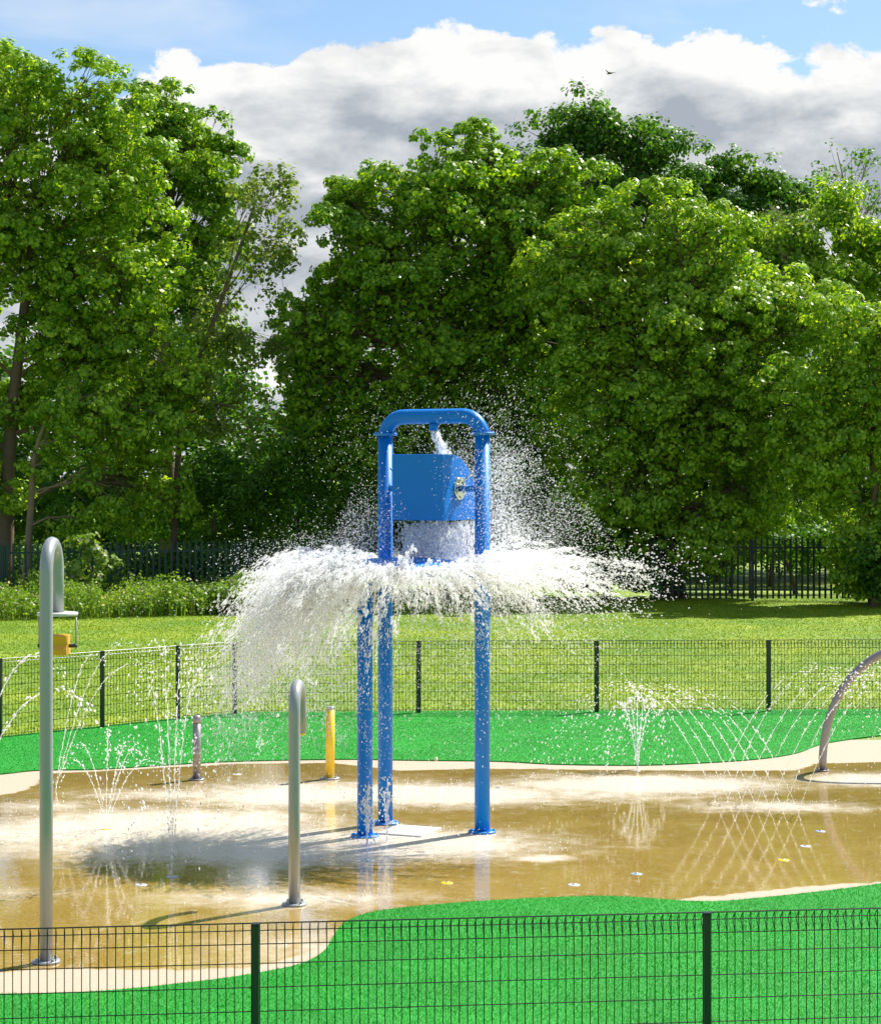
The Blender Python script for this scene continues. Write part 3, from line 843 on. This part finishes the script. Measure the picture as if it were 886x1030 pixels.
A0 = at(46.5, 969)
hk = empty('bucket_spray_post', A0)
tag(hk, 'tall grey hooked post at left carrying a small yellow tipping bucket', 'water play post')
zp = 2.466
hp = hook(A0, 3.04, 0.047, (0.0, 1, 0), 0.43, zp + 0.012)
MB().tube(hp, 0.047, 22).build('post', M['steel'], hk)
base_flange(A0, hk, 0.10, M['steel'])
pc = A0 + np.array([0.0, 0.43, zp])
MB().lathe(pc, [(0.15, -0.012), (0.15, 0.010), (0.14, 0.012)], 30).build('top_plate', M['white'], hk)
for sx in (-1, 1):
    MB().cyl(pc + np.array([sx * 0.135, 0, -0.012]), pc + np.array([sx * 0.135, 0, -0.26]), 0.007, 8).build('hanger_rod', M['steel'], hk)
    MB().cyl(pc + np.array([sx * 0.085, 0, -0.235]), pc + np.array([sx * 0.145, 0, -0.235]), 0.014, 10).build('axle_bolt', M['black_rubber'], hk)
pf = [(-.075, -.30), (.075, -.30), (.082, -.262), (.058, -.225), (.075, -.165), (.072, -.155), (-.072, -.155), (-.075, -.165), (-.058, -.225), (-.082, -.262)]
MB().prism(pf, pc + np.array([-.082, 0, 0]), (0, 1, 0), (0, 0, 1), (1, 0, 0), 0.164).build('bucket', M['orange_yellow'], hk, bevel=0.004)

B0 = at(296, 911)
hb = empty('spray_post', B0); tag(hb, 'short grey hooked spray post left of the blue tower', 'water play post')
MB().tube(hook(B0, 1.81, 0.047, (0.06, 1, 0), 0.42, 1.345), 0.047, 22).build('post', M['steel'], hb)
q = B0 + np.array([0.06, 1, 0]) / np.linalg.norm([0.06, 1]) * 0.42 + up * 1.345
MB().lathe(q, [(0.036, -0.02), (0.04, 0.0), (0.04, 0.004)], 18).build('nozzle', M['yellow'], hb)
base_flange(B0, hb, 0.10, M['steel'])

G0 = at(198, 785)
g = empty('bollard_spray', G0); tag(g, 'grey round-topped spray bollard on the far left of the pad', 'bollard')
MB().lathe(G0, [(0.046, 0.01), (0.046, 0.66)], 20).build('post', M['steel_dull'], g)
MB().lathe(G0, [(0.051, 0.655), (0.051, 0.70), (0.046, 0.725), (0.03, 0.74), (0.01, 0.745)], 20).build('cap', M['steel_dull'], g)
base_flange(G0, g, 0.09, M['steel_dull'])
Yw = at(332, 784)
g = empty('bollard_spray', Yw); tag(g, 'bright yellow spray bollard with a pale flat cap', 'bollard')
MB().lathe(Yw, [(0.052, 0.01), (0.052, 0.80)], 20).build('post', M['yellow'], g)
MB().lathe(Yw, [(0.053, 0.801), (0.053, 0.825), (0.047, 0.832)], 20).build('cap', M['steel'], g)
base_flange(Yw, g, 0.11, M['steel'])

R0 = at(827, 776)
g = empty('spray_hoop', R0); tag(g, 'large grey spray hoop arching out of frame at right', 'water play hoop')
a_, hh = 1.2, 1.5
pts = []
for k in range(49):
    th = math.pi - math.pi * k / 48
    c, s_ = math.cos(th), math.sin(th)
    pts.append(R0 + np.array([a_ + a_ * math.copysign(abs(c) ** 0.95, c), -0.35 * (k / 48), 0.012 + hh * abs(s_) ** 0.86]))
MB().tube(pts, 0.048, 20).build('hoop_pipe', M['steel_dull'], g)
base_flange(R0, g, 0.08, M['steel_dull']); base_flange(pts[-1] * np.array([1, 1, 0]), g, 0.1, M['white'])

# ------------------------------------------------------------------ floor fittings
FIT = [(142, 891, 'white', 'pale floor nozzle plate near the left hooked post'), (238, 779.5, 'white', 'pale floor nozzle plate between the grey and the yellow bollard'),
       (173, 883, 'fit_blue', 'light blue floor nozzle at the foot of the narrow upright jets'), (369, 866.5, 'fit_blue', 'light blue floor nozzle in front of the nearest blue leg'),
       (449.5, 889, 'yellow', 'yellow floor nozzle plate in front of the blue tower'), (577, 891, 'white', 'pale floor nozzle plate near the turf right of the tower'),
       (640, 880, 'fit_blue', 'light blue floor nozzle below the reflections of the fountain'), (788, 866, 'yellow', 'yellow floor nozzle plate at the right, nearest the turf'),
       (810, 852, 'white', 'pale floor nozzle plate between the yellow one and the hoop'), (825, 837, 'fit_blue', 'light blue floor nozzle below the grey hoop'),
       (502, 793, 'fit_blue', 'small light blue floor nozzle behind the right blue leg'), (107, 835, 'yellow', 'small floor nozzle at the foot of the wide fan of jets'),
       (641, 776, 'white', 'floor nozzle at the foot of the upright fountain by the far turf')]
for px, py, mt, lab in FIT:
    p = at(px, py); small = lab.startswith(('small', 'floor'))
    r = 0.04 if small else 0.054
    f = empty('floor_nozzle', p + up * 0.004); tag(f, lab, 'floor nozzle', 'floor nozzles set into the splash pad')
    MB().lathe(p + up * 0.004, [(r, 0), (r, 0.002), (r * 0.9, 0.005), (r * .35, 0.006)], 20).build('plate', M[mt], f)
    MB().lathe(p + up * 0.010, [(r * .33, 0), (r * .33, 0.003), (r * .2, 0.005)], 12).build('spout', M['chrome'], f)
dc = at(412, 837)
dcov = empty('drain_cover', dc); tag(dcov, 'pale square drain cover between the blue legs', 'drain cover')
b = MB(); b.box(dc + up * 0.011, (0.46, 0.52, 0.014), [[.92, -.39, 0], [.39, .92, 0], [0, 0, 1]]); b.build('lid', M['white'], dcov, bevel=0.003)
pg = at(438.4, 766)
b = MB(); b.lathe(pg + up * .004, [(.03, 0), (.026, .02), (.012, .045), (.006, .05)], 10)
tag(b.build('marker_peg', plain('cream_plastic', (.75, .6, .4), .5), origin=pg), 'tiny cream peg on the turf edge behind the tower', 'peg')


# ------------------------------------------------------------------ water: jets
G_ = 9.81


def jet_parts(P0, vel, tmax, r=0.007, stream=0.45, n=70, spread=0.06, tstart=0.0):
    """continuous at first, then breaking into drops"""
    vel = np.array(vel, float)
    parts = []
    ts = np.sort(tstart + (tmax - tstart) * rng.uniform(0, 1, n) ** 0.8)
    P = P0 + vel * ts[:, None] + np.array([0, 0, -G_ / 2]) * (ts ** 2)[:, None]
    P += rng.normal(0, 1, P.shape) * (spread * (ts / tmax) ** 1.3)[:, None]
    W = vel + np.array([0, 0, -G_]) * ts[:, None]
    k = P[:, 2] > 0.01
    rr = r * rng.uniform(0.45, 1.35, n)
    parts.append(drops_geo(P[k], W[k], rr[k], rng.uniform(1.0, 2.6, n)[k]))
    tt = np.linspace(0, tmax * stream, 40)
    P = P0 + vel * tt[:, None] + np.array([0, 0, -G_ / 2]) * (tt ** 2)[:, None]
    W = vel + np.array([0, 0, -G_]) * tt[:, None]
    seg = np.linalg.norm(P[1] - P[0]) / 2
    gap = rng.uniform(0, 1, 40) > np.linspace(-.7, .6, 40)
    rr = r * 0.62 * rng.uniform(.7, 1.2, 40)
    parts.append(drops_geo((P + rng.normal(0, .003, P.shape))[gap], W[gap], rr[gap], (seg * 1.25 / rr)[gap]))
    return parts


def fountain(name, px, py, vels, label, n=70, r=0.0058, group=None, z0=0.02, frac=1.0, spread=0.06, stream=0.45):
    p = at(px, py) + up * z0
    parts = []
    for v in vels:
        T = 2 * v[2] / G_ * frac
        parts += jet_parts(p, v, T, r, stream, n, spread)
    V, Fa = merge(parts)
    return tag(raw(name, V, Fa, M['water_jet'], origin=at(px, py)), label, 'water jet', group)


grp = 'water jets rising from the splash pad'
fountain('water_jet', 107, 834, [(-.95, .1, 3.6), (-.62, -.1, 4.0), (0.02, .1, 4.3), (.52, 0, 4.0), (.8, -.1, 4.0), (1.15, .1, 3.6)], 'wide fan of jets spreading from one nozzle at the left', 62, group=grp)
fountain('water_jet', 173, 881, [(-.42, .1, 5.9), (-.13, -.05, 6.2), (.13, .1, 6.1), (.40, -.1, 5.9)], 'narrow bundle of tall upright jets at the left', 110, 0.0075, group=grp, spread=0.13, stream=.35)
fountain('water_jet', 56, 796, [(1.3, .2, 5.6), (1.6, 0, 5.2), (.75, .1, 5.4)], 'arcing jets leaning right from the far left of the pad', 90, group=grp)
fountain('water_jet', -40, 840, [(1.2, .2, 5.8), (1.7, .1, 5.2)], 'jet entering from the left edge of the photo, arcing right', 110, 0.009, group=grp)
fountain('water_jet', 641, 774, [(-.5, .1, 3.8), (-.26, -.05, 4.0), (0, .1, 4.1), (.24, -.1, 4.0), (.5, .05, 3.8)], 'upright fountain of five jets near the far turf', 80, 0.008, group=grp, stream=.55)
fountain('water_jet', 369, 864, [(-.05, .06, 3.2), (.03, -.06, 3.5), (.08, .05, 3.0)], 'low jets splashing in front of the nearest blue leg', 70, 0.008, group=grp)
fountain('water_jet', 389, 848, [(-.12, .1, 3.0), (.02, .05, 3.4), (.1, .15, 2.9)], 'low jets splashing against the far left blue leg', 40, 0.008, group=grp)
CR = [(719, 804), (732, 805), (746, 808), (760, 812), (774, 815), (788, 817), (803, 819)]
ordn = ['leftmost', 'second from the left', 'third from the left', 'middle', 'third from the right', 'second from the right', 'rightmost']
for (px, py), o_ in zip(CR, ordn):
    fountain('water_jet', px, py, [(-2.0 + random.uniform(-.1, .1), .25, 4.85), (1.95 + random.uniform(-.1, .1), .25, 5.15)],
             'crossing pair of arcing jets at right, ' + o_ + ' of seven', 115, 0.006, 'crossing jets in a row at the right of the pad', frac=.95, spread=.11, stream=.36)
fountain('water_jet', 930, 800, [(-.9, .2, 5.2), (-.5, .3, 4.8)], 'jet arcing in from the right edge behind the grey hoop', 110, group=grp, spread=.12)

# stream filling the bucket
parts = []
n = 420
t = rng.uniform(0, 0.24, n); P = noz - up * 0.04 + np.stack([ad[0] * .9 * t, ad[1] * .9 * t, -1.1 * t - 4.9 * t * t], 1)
P += rng.normal(0, 1, (n, 3)) * (0.012 + 0.16 * t)[:, None] * np.array([1, 1, .3])
parts.append(drops_geo(P, np.stack([0 * t + .1, 0 * t, -1 - 9 * t], 1), rng.uniform(.006, .014, n), rng.uniform(1.5, 4, n)))
V, Fa = merge(parts)
tag(raw('filling_stream', V, Fa, M['water'], origin=noz), 'thin white stream falling from the top pipe into the blue bucket', 'water stream')

# ------------------------------------------------------------------ water: the big splash
def smooth_noise(x, y, seed):
    r = np.random.default_rng(seed); o = 0
    for k in range(6):
        f = r.uniform(.6, 2.6, 2) * (1.6 ** k) * .5; p = r.uniform(0, 6.28, 2)
        o = o + np.sin(x * f[0] * 3 + p[0] + 1.3 * np.sin(y * f[1] + p[1])) / (1.25 ** k)
    return o / 3.0


def ballistic(th, v, vz, t, r0):
    r = r0 + v * t
    return np.stack([DC[0] + r * np.cos(th), DC[1] + r * np.sin(th), DC[2] + 0.03 + vz * t - G_ / 2 * t * t], -1), \
        np.stack(np.broadcast_arrays(v * np.cos(th), v * np.sin(th), vz - G_ * t), -1)


def wisp(P, f):
    a, b, c = P[:, 0] * f, P[:, 1] * f, P[:, 2] * f
    return (np.sin(a + 1.7 * np.sin(c * .8 + .4 * b)) + np.sin(1.9 * c - .7 * a + 1.3 * np.sin(b)) + .6 * np.sin(3.1 * a + 2.7 * c + b)) / 2


def left_w(th): return 0.5 - 0.5 * np.cos(th)          # 1 on the left, 0 on the right


def front(th): return np.clip(-np.sin(th), 0, 1)


RIM = DC - np.array([0, 0, .05])
DC0 = DC; DC = RIM
parts = []
# fingers of water, each a bundle of strands; a strand is a run of stretched drops along one path
def fingers(nf, per_f, th_m, th_s, v_r, vz_m, vz_s, tm, rr_, wobble=.07, per=22):
    th0 = rng.normal(th_m, th_s, nf); v0 = rng.uniform(*v_r, nf); z0 = rng.normal(vz_m, vz_s, nf); tm0 = tm * rng.uniform(.6, 1.1, nf)
    k = rng.integers(0, nf, nf * per_f); ns = len(k)
    th = th0[k] + rng.normal(0, .09, ns); v = v0[k] * rng.normal(1, .13, ns); vz = z0[k] + rng.normal(0, .10, ns)
    t0 = rng.uniform(0, 1, ns) ** 1.1 * tm0[k]; dt = rng.uniform(.02, .10, ns)
    t = t0[:, None] + dt[:, None] * np.linspace(0, 1, per)[None]
    P, W = ballistic(th[:, None], v[:, None], vz[:, None], t, rng.uniform(.62, .76, ns)[:, None])
    o_ = rng.normal(0, 1, (ns, 1, 3)); d_ = rng.normal(0, 1, (ns, 1, 3)); q_ = np.linspace(-1, 1, per)[None, :, None]
    P = P + (o_ + .35 * d_ * q_ + .25 * np.sin(q_ * rng.uniform(2, 6, (ns, 1, 1)) + o_ * 3)) * (wobble * t ** 1.2)[..., None] + rng.normal(0, .0045, P.shape) * (1 + 7 * t[..., None])
    r = rng.uniform(*rr_, ns)[:, None] * rng.uniform(.45, 1.4, (ns, per)) * (1.1 - t)
    parts.append(drops_geo(P.reshape(-1, 3), W.reshape(-1, 3), r.ravel(), rng.uniform(1.0, 3.2, ns * per)))


fingers(150, 20, np.pi, .60, (.6, 2.35), .75, .42, .48, (.004, .013), .17)
fingers(120, 18, np.pi - .05, .5, (1.3, 2.4), .45, .40, .62, (.004, .012), .24)
fingers(72, 10, 0.0, .45, (2.0, 5.8), .95, .42, .29, (.003, .012), .13)
fingers(14, 16, 0.1, .6, (1.2, 2.6), .0, .3, .34, (.004, .010), .06)
fingers(110, 8, -np.pi / 2, .85, (.8, 3.2), .35, .5, .27, (.003, .011), .16)
fingers(22, 16, np.pi / 2, .6, (1.0, 2.6), .4, .3, .32, (.004, .011), .06)
# loose drops beneath and around the plume
n = 46000
th = np.where(rng.uniform(size=n) < .72, np.pi + rng.normal(0, .7, n), rng.uniform(0, 2 * np.pi, n))
lw = left_w(th)
v = rng.uniform(.4, 3.7, n) * (1 - .4 * front(th)) * (1 - .32 * lw); vz = rng.normal(.3 + .3 * lw - .3 * front(th), .5, n); t = rng.uniform(.05, .60, n)
P, W = ballistic(th, v, vz, t, rng.uniform(.6, .75, n)); P += rng.normal(0, .05, P.shape)
k = wisp(P, 5.0) > rng.uniform(-.9, .5, n); P, W = P[k], W[k]; n = len(P)
parts.append(drops_geo(P, W, rng.uniform(.0016, .006, n), rng.uniform(1, 2.5, n)))
V, Fa = merge(parts)
tag(raw('water_splash', V, Fa, M['water']), 'white mass of water bursting outwards off the blue disc under the bucket', 'water splash', kind='stuff')

# torn sheets of water leaving the disc; holes and fingers are real
nth, nt = 1500, 60
TH, TT = np.meshgrid(np.linspace(0, 2 * np.pi, nth, endpoint=False), np.linspace(0, 1, nt), indexing='ij')
lwm = left_w(TH); sheets = []
for q, (dv, dz, dens_) in enumerate(((0.0, 0.0, .10), (-.5, -.35, -.10), (.5, .4, -.25))):
    vv = (3.8 - 1.7 * lwm - 1.1 * front(TH) + dv * .7) * (1 + .16 * np.sin(TH * 3 + 1 + q) + .10 * np.sin(TH * 11 + 2 * q) + .06 * np.sin(TH * 29 + q))
    vzz = .75 + .1 * lwm - .4 * front(TH) + dz + .25 * np.sin(TH * 7 + .5 + q) + .12 * np.sin(TH * 17 + 3 * q)
    tt = TT * (.30 + .08 * lwm - .05 * front(TH) + .04 * np.sin(TH * 5 + q))
    P, W = ballistic(TH, vv, vzz, tt, .70)
    bil = smooth_noise(TH * 14, TT * 6, 21 + q)
    P[..., 2] += (.035 * np.sin(TH * 41 + 5 * TT + q) + .02 * np.sin(TH * 97 - 7 * TT) + .05 * bil) * TT
    rad_ = .05 * smooth_noise(TH * 20, TT * 9, 31 + q) * TT
    P[..., 0] += rad_ * np.cos(TH); P[..., 1] += rad_ * np.sin(TH)
    idx = np.arange(nth * nt).reshape(nth, nt)
    a_, b_, c_, d_ = idx[:, :-1], np.roll(idx, -1, 0)[:, :-1], np.roll(idx, -1, 0)[:, 1:], idx[:, 1:]
    Q = np.stack([a_.ravel(), b_.ravel(), c_.ravel(), d_.ravel()], 1)
    strk = np.repeat(rng.normal(0, 1, (nth, 1)), nt, 1)
    strk = (strk + np.roll(strk, 1, 0) + np.roll(strk, 2, 0)) / 1.7
    blot = smooth_noise(TH * 9, TT * 9, 11 + q) + .6 * smooth_noise(TH * 40, TT * 22, 51 + q)
    keep = (strk * .6 + blot * 1.2 + dens_ - .35 * front(TH) - .3 * (1 - lwm) - 2.4 * (TT - .38))[:, :-1].ravel() > 0
    sheets.append((P.reshape(-1, 3), Q[keep]))
V, Fa = merge(sheets)
tag(raw('water_sheet', V, Fa, M['water'], smooth=True), 'torn sheet of water fanning off the edge of the blue disc', 'water sheet', kind='stuff')

DC = DC0
# water falling from the bucket mouth onto the disc
n = 4200
u_ = rng.uniform(0.02, bl + .10, n); w_ = rng.uniform(.06, dep, n); t = rng.uniform(0, 1, n) ** .8
top_ = b0 + ad * u_[:, None] - fw * w_[:, None]
P = top_ * 1.0; P[:, 2] = zBot - .035 - t * (zBot - DC[2] - .11)
P[:, :2] += (DC[:2] - P[:, :2]) * (t * .25)[:, None]; P += rng.normal(0, 1, (n, 3)) * (t * .07)[:, None]
P += rng.normal(0, .02, P.shape)
V, Fa = drops_geo(P, np.array([0.05, 0, -1.0]) + rng.normal(0, .3, (n, 3)), rng.uniform(.004, .014, n), rng.uniform(1.0, 3.2, n))
tag(raw('pouring_water', V, Fa, M['water']), 'curtain of white water pouring from the bucket mouth onto the disc', 'water curtain', kind='stuff')

# fine spray thrown up round the bucket
parts = []


def spray(n, c, sd, r0=.0016, r1=.0056, vel=(1, 0, .3), cut=None):
    P = rng.normal(0, 1, (n, 3)) * np.array(sd) + np.array(c)
    if cut is not None: P = P[cut(P)]
    k = (P[:, 2] > .02) & (wisp(P, 4.2) > rng.uniform(-1.1, .45, len(P))); P = P[k]
    W = (P - DC) + rng.normal(0, .4, P.shape)
    parts.append(drops_geo(P, W, r0 + (r1 - r0) * rng.uniform(0, 1, len(P)) ** 1.6, rng.uniform(1, 2.2, len(P))))


tri = lambda P: (P[:, 2] - 2.35) < 1.75 * (1 - np.clip((P[:, 0] - .35) / 1.75, 0, 1)) ** .8
spray(34000, (.75, 19.9, 2.95), (.55, .5, .55), cut=lambda P: tri(P) & (P[:, 0] > -.1))
spray(9000, (.62, 20.1, 3.15), (.16, .35, .40), .002, .008)
spray(8500, (-.72, 19.9, 2.95), (.30, .45, .30), cut=lambda P: P[:, 2] - 2.5 < 1.15 * np.exp(-((P[:, 0] + .62) / .42) ** 2))
spray(5500, (-1.25, 19.7, 2.66), (.36, .4, .17))
spray(9000, (.2, 20.6, 3.6), (.6, .35, .38))
spray(2600, (1.5, 19.8, 2.55), (.45, .5, .16), .003, .009)
spray(4200, (-.9, 19.6, 1.75), (.75, .7, .32), .002, .006)
spray(2600, (.5, 19.6, 1.95), (.9, .7, .22), .002, .006)
spray(1500, (-.3, 19.3, 1.2), (.9, .9, .5), .002, .005)
V, Fa = merge(parts)
tag(raw('water_spray', V, Fa, M['water']), 'cloud of fine white droplets thrown up around the blue bucket', 'water spray', kind='stuff')

# droplets bouncing off the wet pad where spray lands
k = rng.uniform(size=len(fx)) < np.clip(foam * 1.25 * wet - .25, 0, 1) * .55
bx, by = fx[k], fy[k]
rep = 2
bx = np.repeat(bx, rep) + rng.uniform(-.09, .09, rep * len(bx)); by = np.repeat(by, rep) + rng.uniform(-.09, .09, rep * len(by))
bz = rng.exponential(.022, len(bx)) + .006
ok = ~inside(near_poly, bx, by) & ~inside(far_poly, bx, by)
P = np.stack([bx, by, bz], 1)[ok]
V, Fa = drops_geo(P, rng.normal(0, .4, P.shape) + np.array([0, 0, 1]), rng.uniform(.002, .006, len(P)), rng.uniform(1, 2.2, len(P)))
tag(raw('bouncing_drops', V, Fa, M['water_jet']), 'small drops bouncing on the wet pad where the spray lands', 'water drops', kind='stuff')

# ------------------------------------------------------------------ bird
bp = atd(613.2, 73.5, 120)
br = empty('bird', bp); tag(br, 'small dark bird gliding below the clouds above the tallest tree', 'bird')
body = MB(); body.tube([bp + np.array(q) for q in ((-.16, .1, -.02), (-.1, .05, 0), (0, 0, .02), (.1, -.05, .01), (.17, -.09, 0))], [.012, .05, .065, .045, .012], 8); body.build('body', M['bird'], br)
for tip, mid_ in (((-.26, -.05, .22), (-.13, .02, .10)), ((.34, .1, .08), (.17, .05, .06))):
    w = MB(); q = [bp + np.array(x) for x in ((0, 0, .03), mid_, tip)]
    fr = np.array([.02, -.10, 0]); bk_ = np.array([-.02, .10, 0])
    vs = []
    for p_, sc_ in zip(q, (1, .85, .2)):
        vs += [p_ + fr * sc_, p_ + bk_ * sc_, p_ + bk_ * sc_ - up * .012, p_ + fr * sc_ - up * .012]
    w.add(vs, [(4 * i + a, 4 * i + (a + 1) % 4, 4 * i + 4 + (a + 1) % 4, 4 * i + 4 + a) for i in (0, 1) for a in range(4)] + [(3, 2, 1, 0), (8, 9, 10, 11)])
    w.build('wing', M['bird'], br)

# ------------------------------------------------------------------ sky and sun
AZ, EL = math.atan2(.76, .65), math.radians(51)
w = bpy.data.worlds.new('World'); scene.world = w; w.use_nodes = True
N, Lk = w.node_tree.nodes, w.node_tree.links
bg = N['Background']; bg.inputs['Strength'].default_value = 0.13
sky = N.new('ShaderNodeTexSky'); sky.sky_type = 'NISHITA'; sky.sun_disc = False
sky.sun_elevation = EL; sky.sun_rotation = AZ; sky.air_density = 1.0; sky.dust_density = 0.6; sky.ozone_density = 1.5


def wm(op, a, b=None, c=None, clamp=False):
    x = N.new('ShaderNodeMath'); x.operation = op; x.use_clamp = clamp
    for i, q in enumerate((a, b, c)):
        if q is None: continue
        if isinstance(q, (int, float)): x.inputs[i].default_value = q
        else: Lk.new(q, x.inputs[i])
    return x.outputs[0]


def wr(v, a, b, c=0.0, d=1.0):
    x = N.new('ShaderNodeMapRange'); x.interpolation_type = 'SMOOTHSTEP'
    for i, q in ((1, a), (2, b), (3, c), (4, d)): x.inputs[i].default_value = q
    Lk.new(v, x.inputs[0]); return x.outputs[0]


def wmix(f, a, b):
    x = N.new('ShaderNodeMix'); x.data_type = 'RGBA'; Lk.new(f, x.inputs[0])
    for i, q in ((6, a), (7, b)):
        if isinstance(q, tuple): x.inputs[i].default_value = (*q, 1)
        else: Lk.new(q, x.inputs[i])
    return x.outputs[2]


tc = N.new('ShaderNodeTexCoord'); sep = N.new('ShaderNodeSeparateXYZ'); Lk.new(tc.outputs['Generated'], sep.inputs[0])
az = wm('ARCTAN2', sep.outputs[0], sep.outputs[1])
hor = wm('SQRT', wm('ADD', wm('MULTIPLY', sep.outputs[0], sep.outputs[0]), wm('MULTIPLY', sep.outputs[1], sep.outputs[1])))
el = wm('DIVIDE', sep.outputs[2], wm('MAXIMUM', hor, 0.05))


def cl_noise(sx, sy, off, detail=8, rough=0.58, dist=0.0, sh=(0, 0)):
    cb = N.new('ShaderNodeCombineXYZ')
    Lk.new(wm('MULTIPLY_ADD', az, sx, off + sh[0]), cb.inputs[0]); Lk.new(wm('MULTIPLY_ADD', el, sy, off * 1.7 + sh[1]), cb.inputs[1])
    x = N.new('ShaderNodeTexNoise'); x.inputs['Scale'].default_value = 1.0; x.inputs['Detail'].default_value = detail
    x.inputs['Roughness'].default_value = rough; x.inputs['Distortion'].default_value = dist
    Lk.new(cb.outputs[0], x.inputs['Vector']); return x.outputs['Fac']


edge_n = cl_noise(24, 34, 3.1, 9, .60, .2)
edge_b = cl_noise(5.0, 3, 8.2, 3, .5)
az_up = wr(az, -.16, .02, 0, 1)
edge = wm('ADD', wm('MULTIPLY_ADD', edge_b, .026, .190), wm('ADD', wm('MULTIPLY', az_up, .010), wm('ADD', wr(az, .10, .20, 0.0, -.012), wr(az, -.185, -.125, -.034, .002))))
dlt = wm('ADD', wm('SUBTRACT', edge, el), wm('MULTIPLY', wm('SUBTRACT', edge_n, .5), .060))
bank = wr(dlt, -.0015, .0035)
puff = wm('MULTIPLY', wr(cl_noise(17, 30, 21.4, 7, .6), .655, .72), wr(el, .20, .215))
high = wm('MULTIPLY', wr(cl_noise(5, 22, 5.7, 6, .55, .5), .47, .75), .38)
hi2 = wm('MULTIPLY', wr(cl_noise(2.2, 3.0, 40.0, 7, .6), .50, .62), wr(el, .36, .55))
mask = wm('MAXIMUM', bank, wm('MAXIMUM', puff, wm('MAXIMUM', high, hi2)))
# relief: brightness from the difference of the same noise a step towards the sun
n0 = cl_noise(13, 26, 12.0, 8, .55, .35); n1 = cl_noise(13, 26, 12.0, 8, .55, .35, sh=(.22, .34))
relief = wm('MULTIPLY', wm('SUBTRACT', n0, n1), 2.6)
depth_ = wr(dlt, .005, .060, .0, 1.0)
lo = wr(dlt, .075, .115, .0, .45)
grey_n = wr(cl_noise(9, 34, 30.3, 5, .5, .3), .26, .50)
gr = wm('SUBTRACT', wm('MULTIPLY', wm('MULTIPLY', depth_, grey_n), .95), lo)
lum = wm('ADD', wm('SUBTRACT', .97, wm('MAXIMUM', gr, 0.0)), relief, clamp=True)
ccol = wmix(lum, (1.65, 1.85, 2.1), (3.95, 3.95, 3.88))
sat = N.new('ShaderNodeMix'); sat.data_type = 'RGBA'; sat.blend_type = 'MULTIPLY'; sat.inputs[0].default_value = 1
Lk.new(sky.outputs[0], sat.inputs[6]); sat.inputs[7].default_value = (.52, .57, .61, 1)
Lk.new(wmix(mask, sat.outputs[2], ccol), bg.inputs['Color'])

sd_ = bpy.data.lights.new('sun', 'SUN'); sd_.energy = 4.6; sd_.angle = math.radians(.53); sd_.color = (1, .955, .88)
so = bpy.data.objects.new('sun', sd_); col.objects.link(so)
S = Vector((math.sin(AZ) * math.cos(EL), math.cos(AZ) * math.cos(EL), math.sin(EL)))
so.rotation_euler = S.to_track_quat('Z', 'Y').to_euler(); so.location = (12, 10, 30)

# ------------------------------------------------------------------ camera
cd = bpy.data.cameras.new('camera'); co = bpy.data.objects.new('camera', cd); col.objects.link(co)
co.location = (0, 0, CAMH); co.rotation_euler = (math.pi / 2, 0, 0)
cd.sensor_fit = 'HORIZONTAL'; cd.sensor_width = 36.0; cd.lens = F / 886 * 36
cd.shift_y = -(515 - HY) / 886
cd.clip_start = 0.1; cd.clip_end = 3000
scene.camera = co
vs_ = scene.view_settings
vs_.view_transform = 'Standard'; vs_.look = 'None'; vs_.gamma = 1; vs_.use_curve_mapping = False; vs_.exposure = 0.95
scene.cycles.max_bounces = 12; scene.cycles.diffuse_bounces = 5; scene.cycles.transparent_max_bounces = 32
scene.render.resolution_x, scene.render.resolution_y = 880, 1024
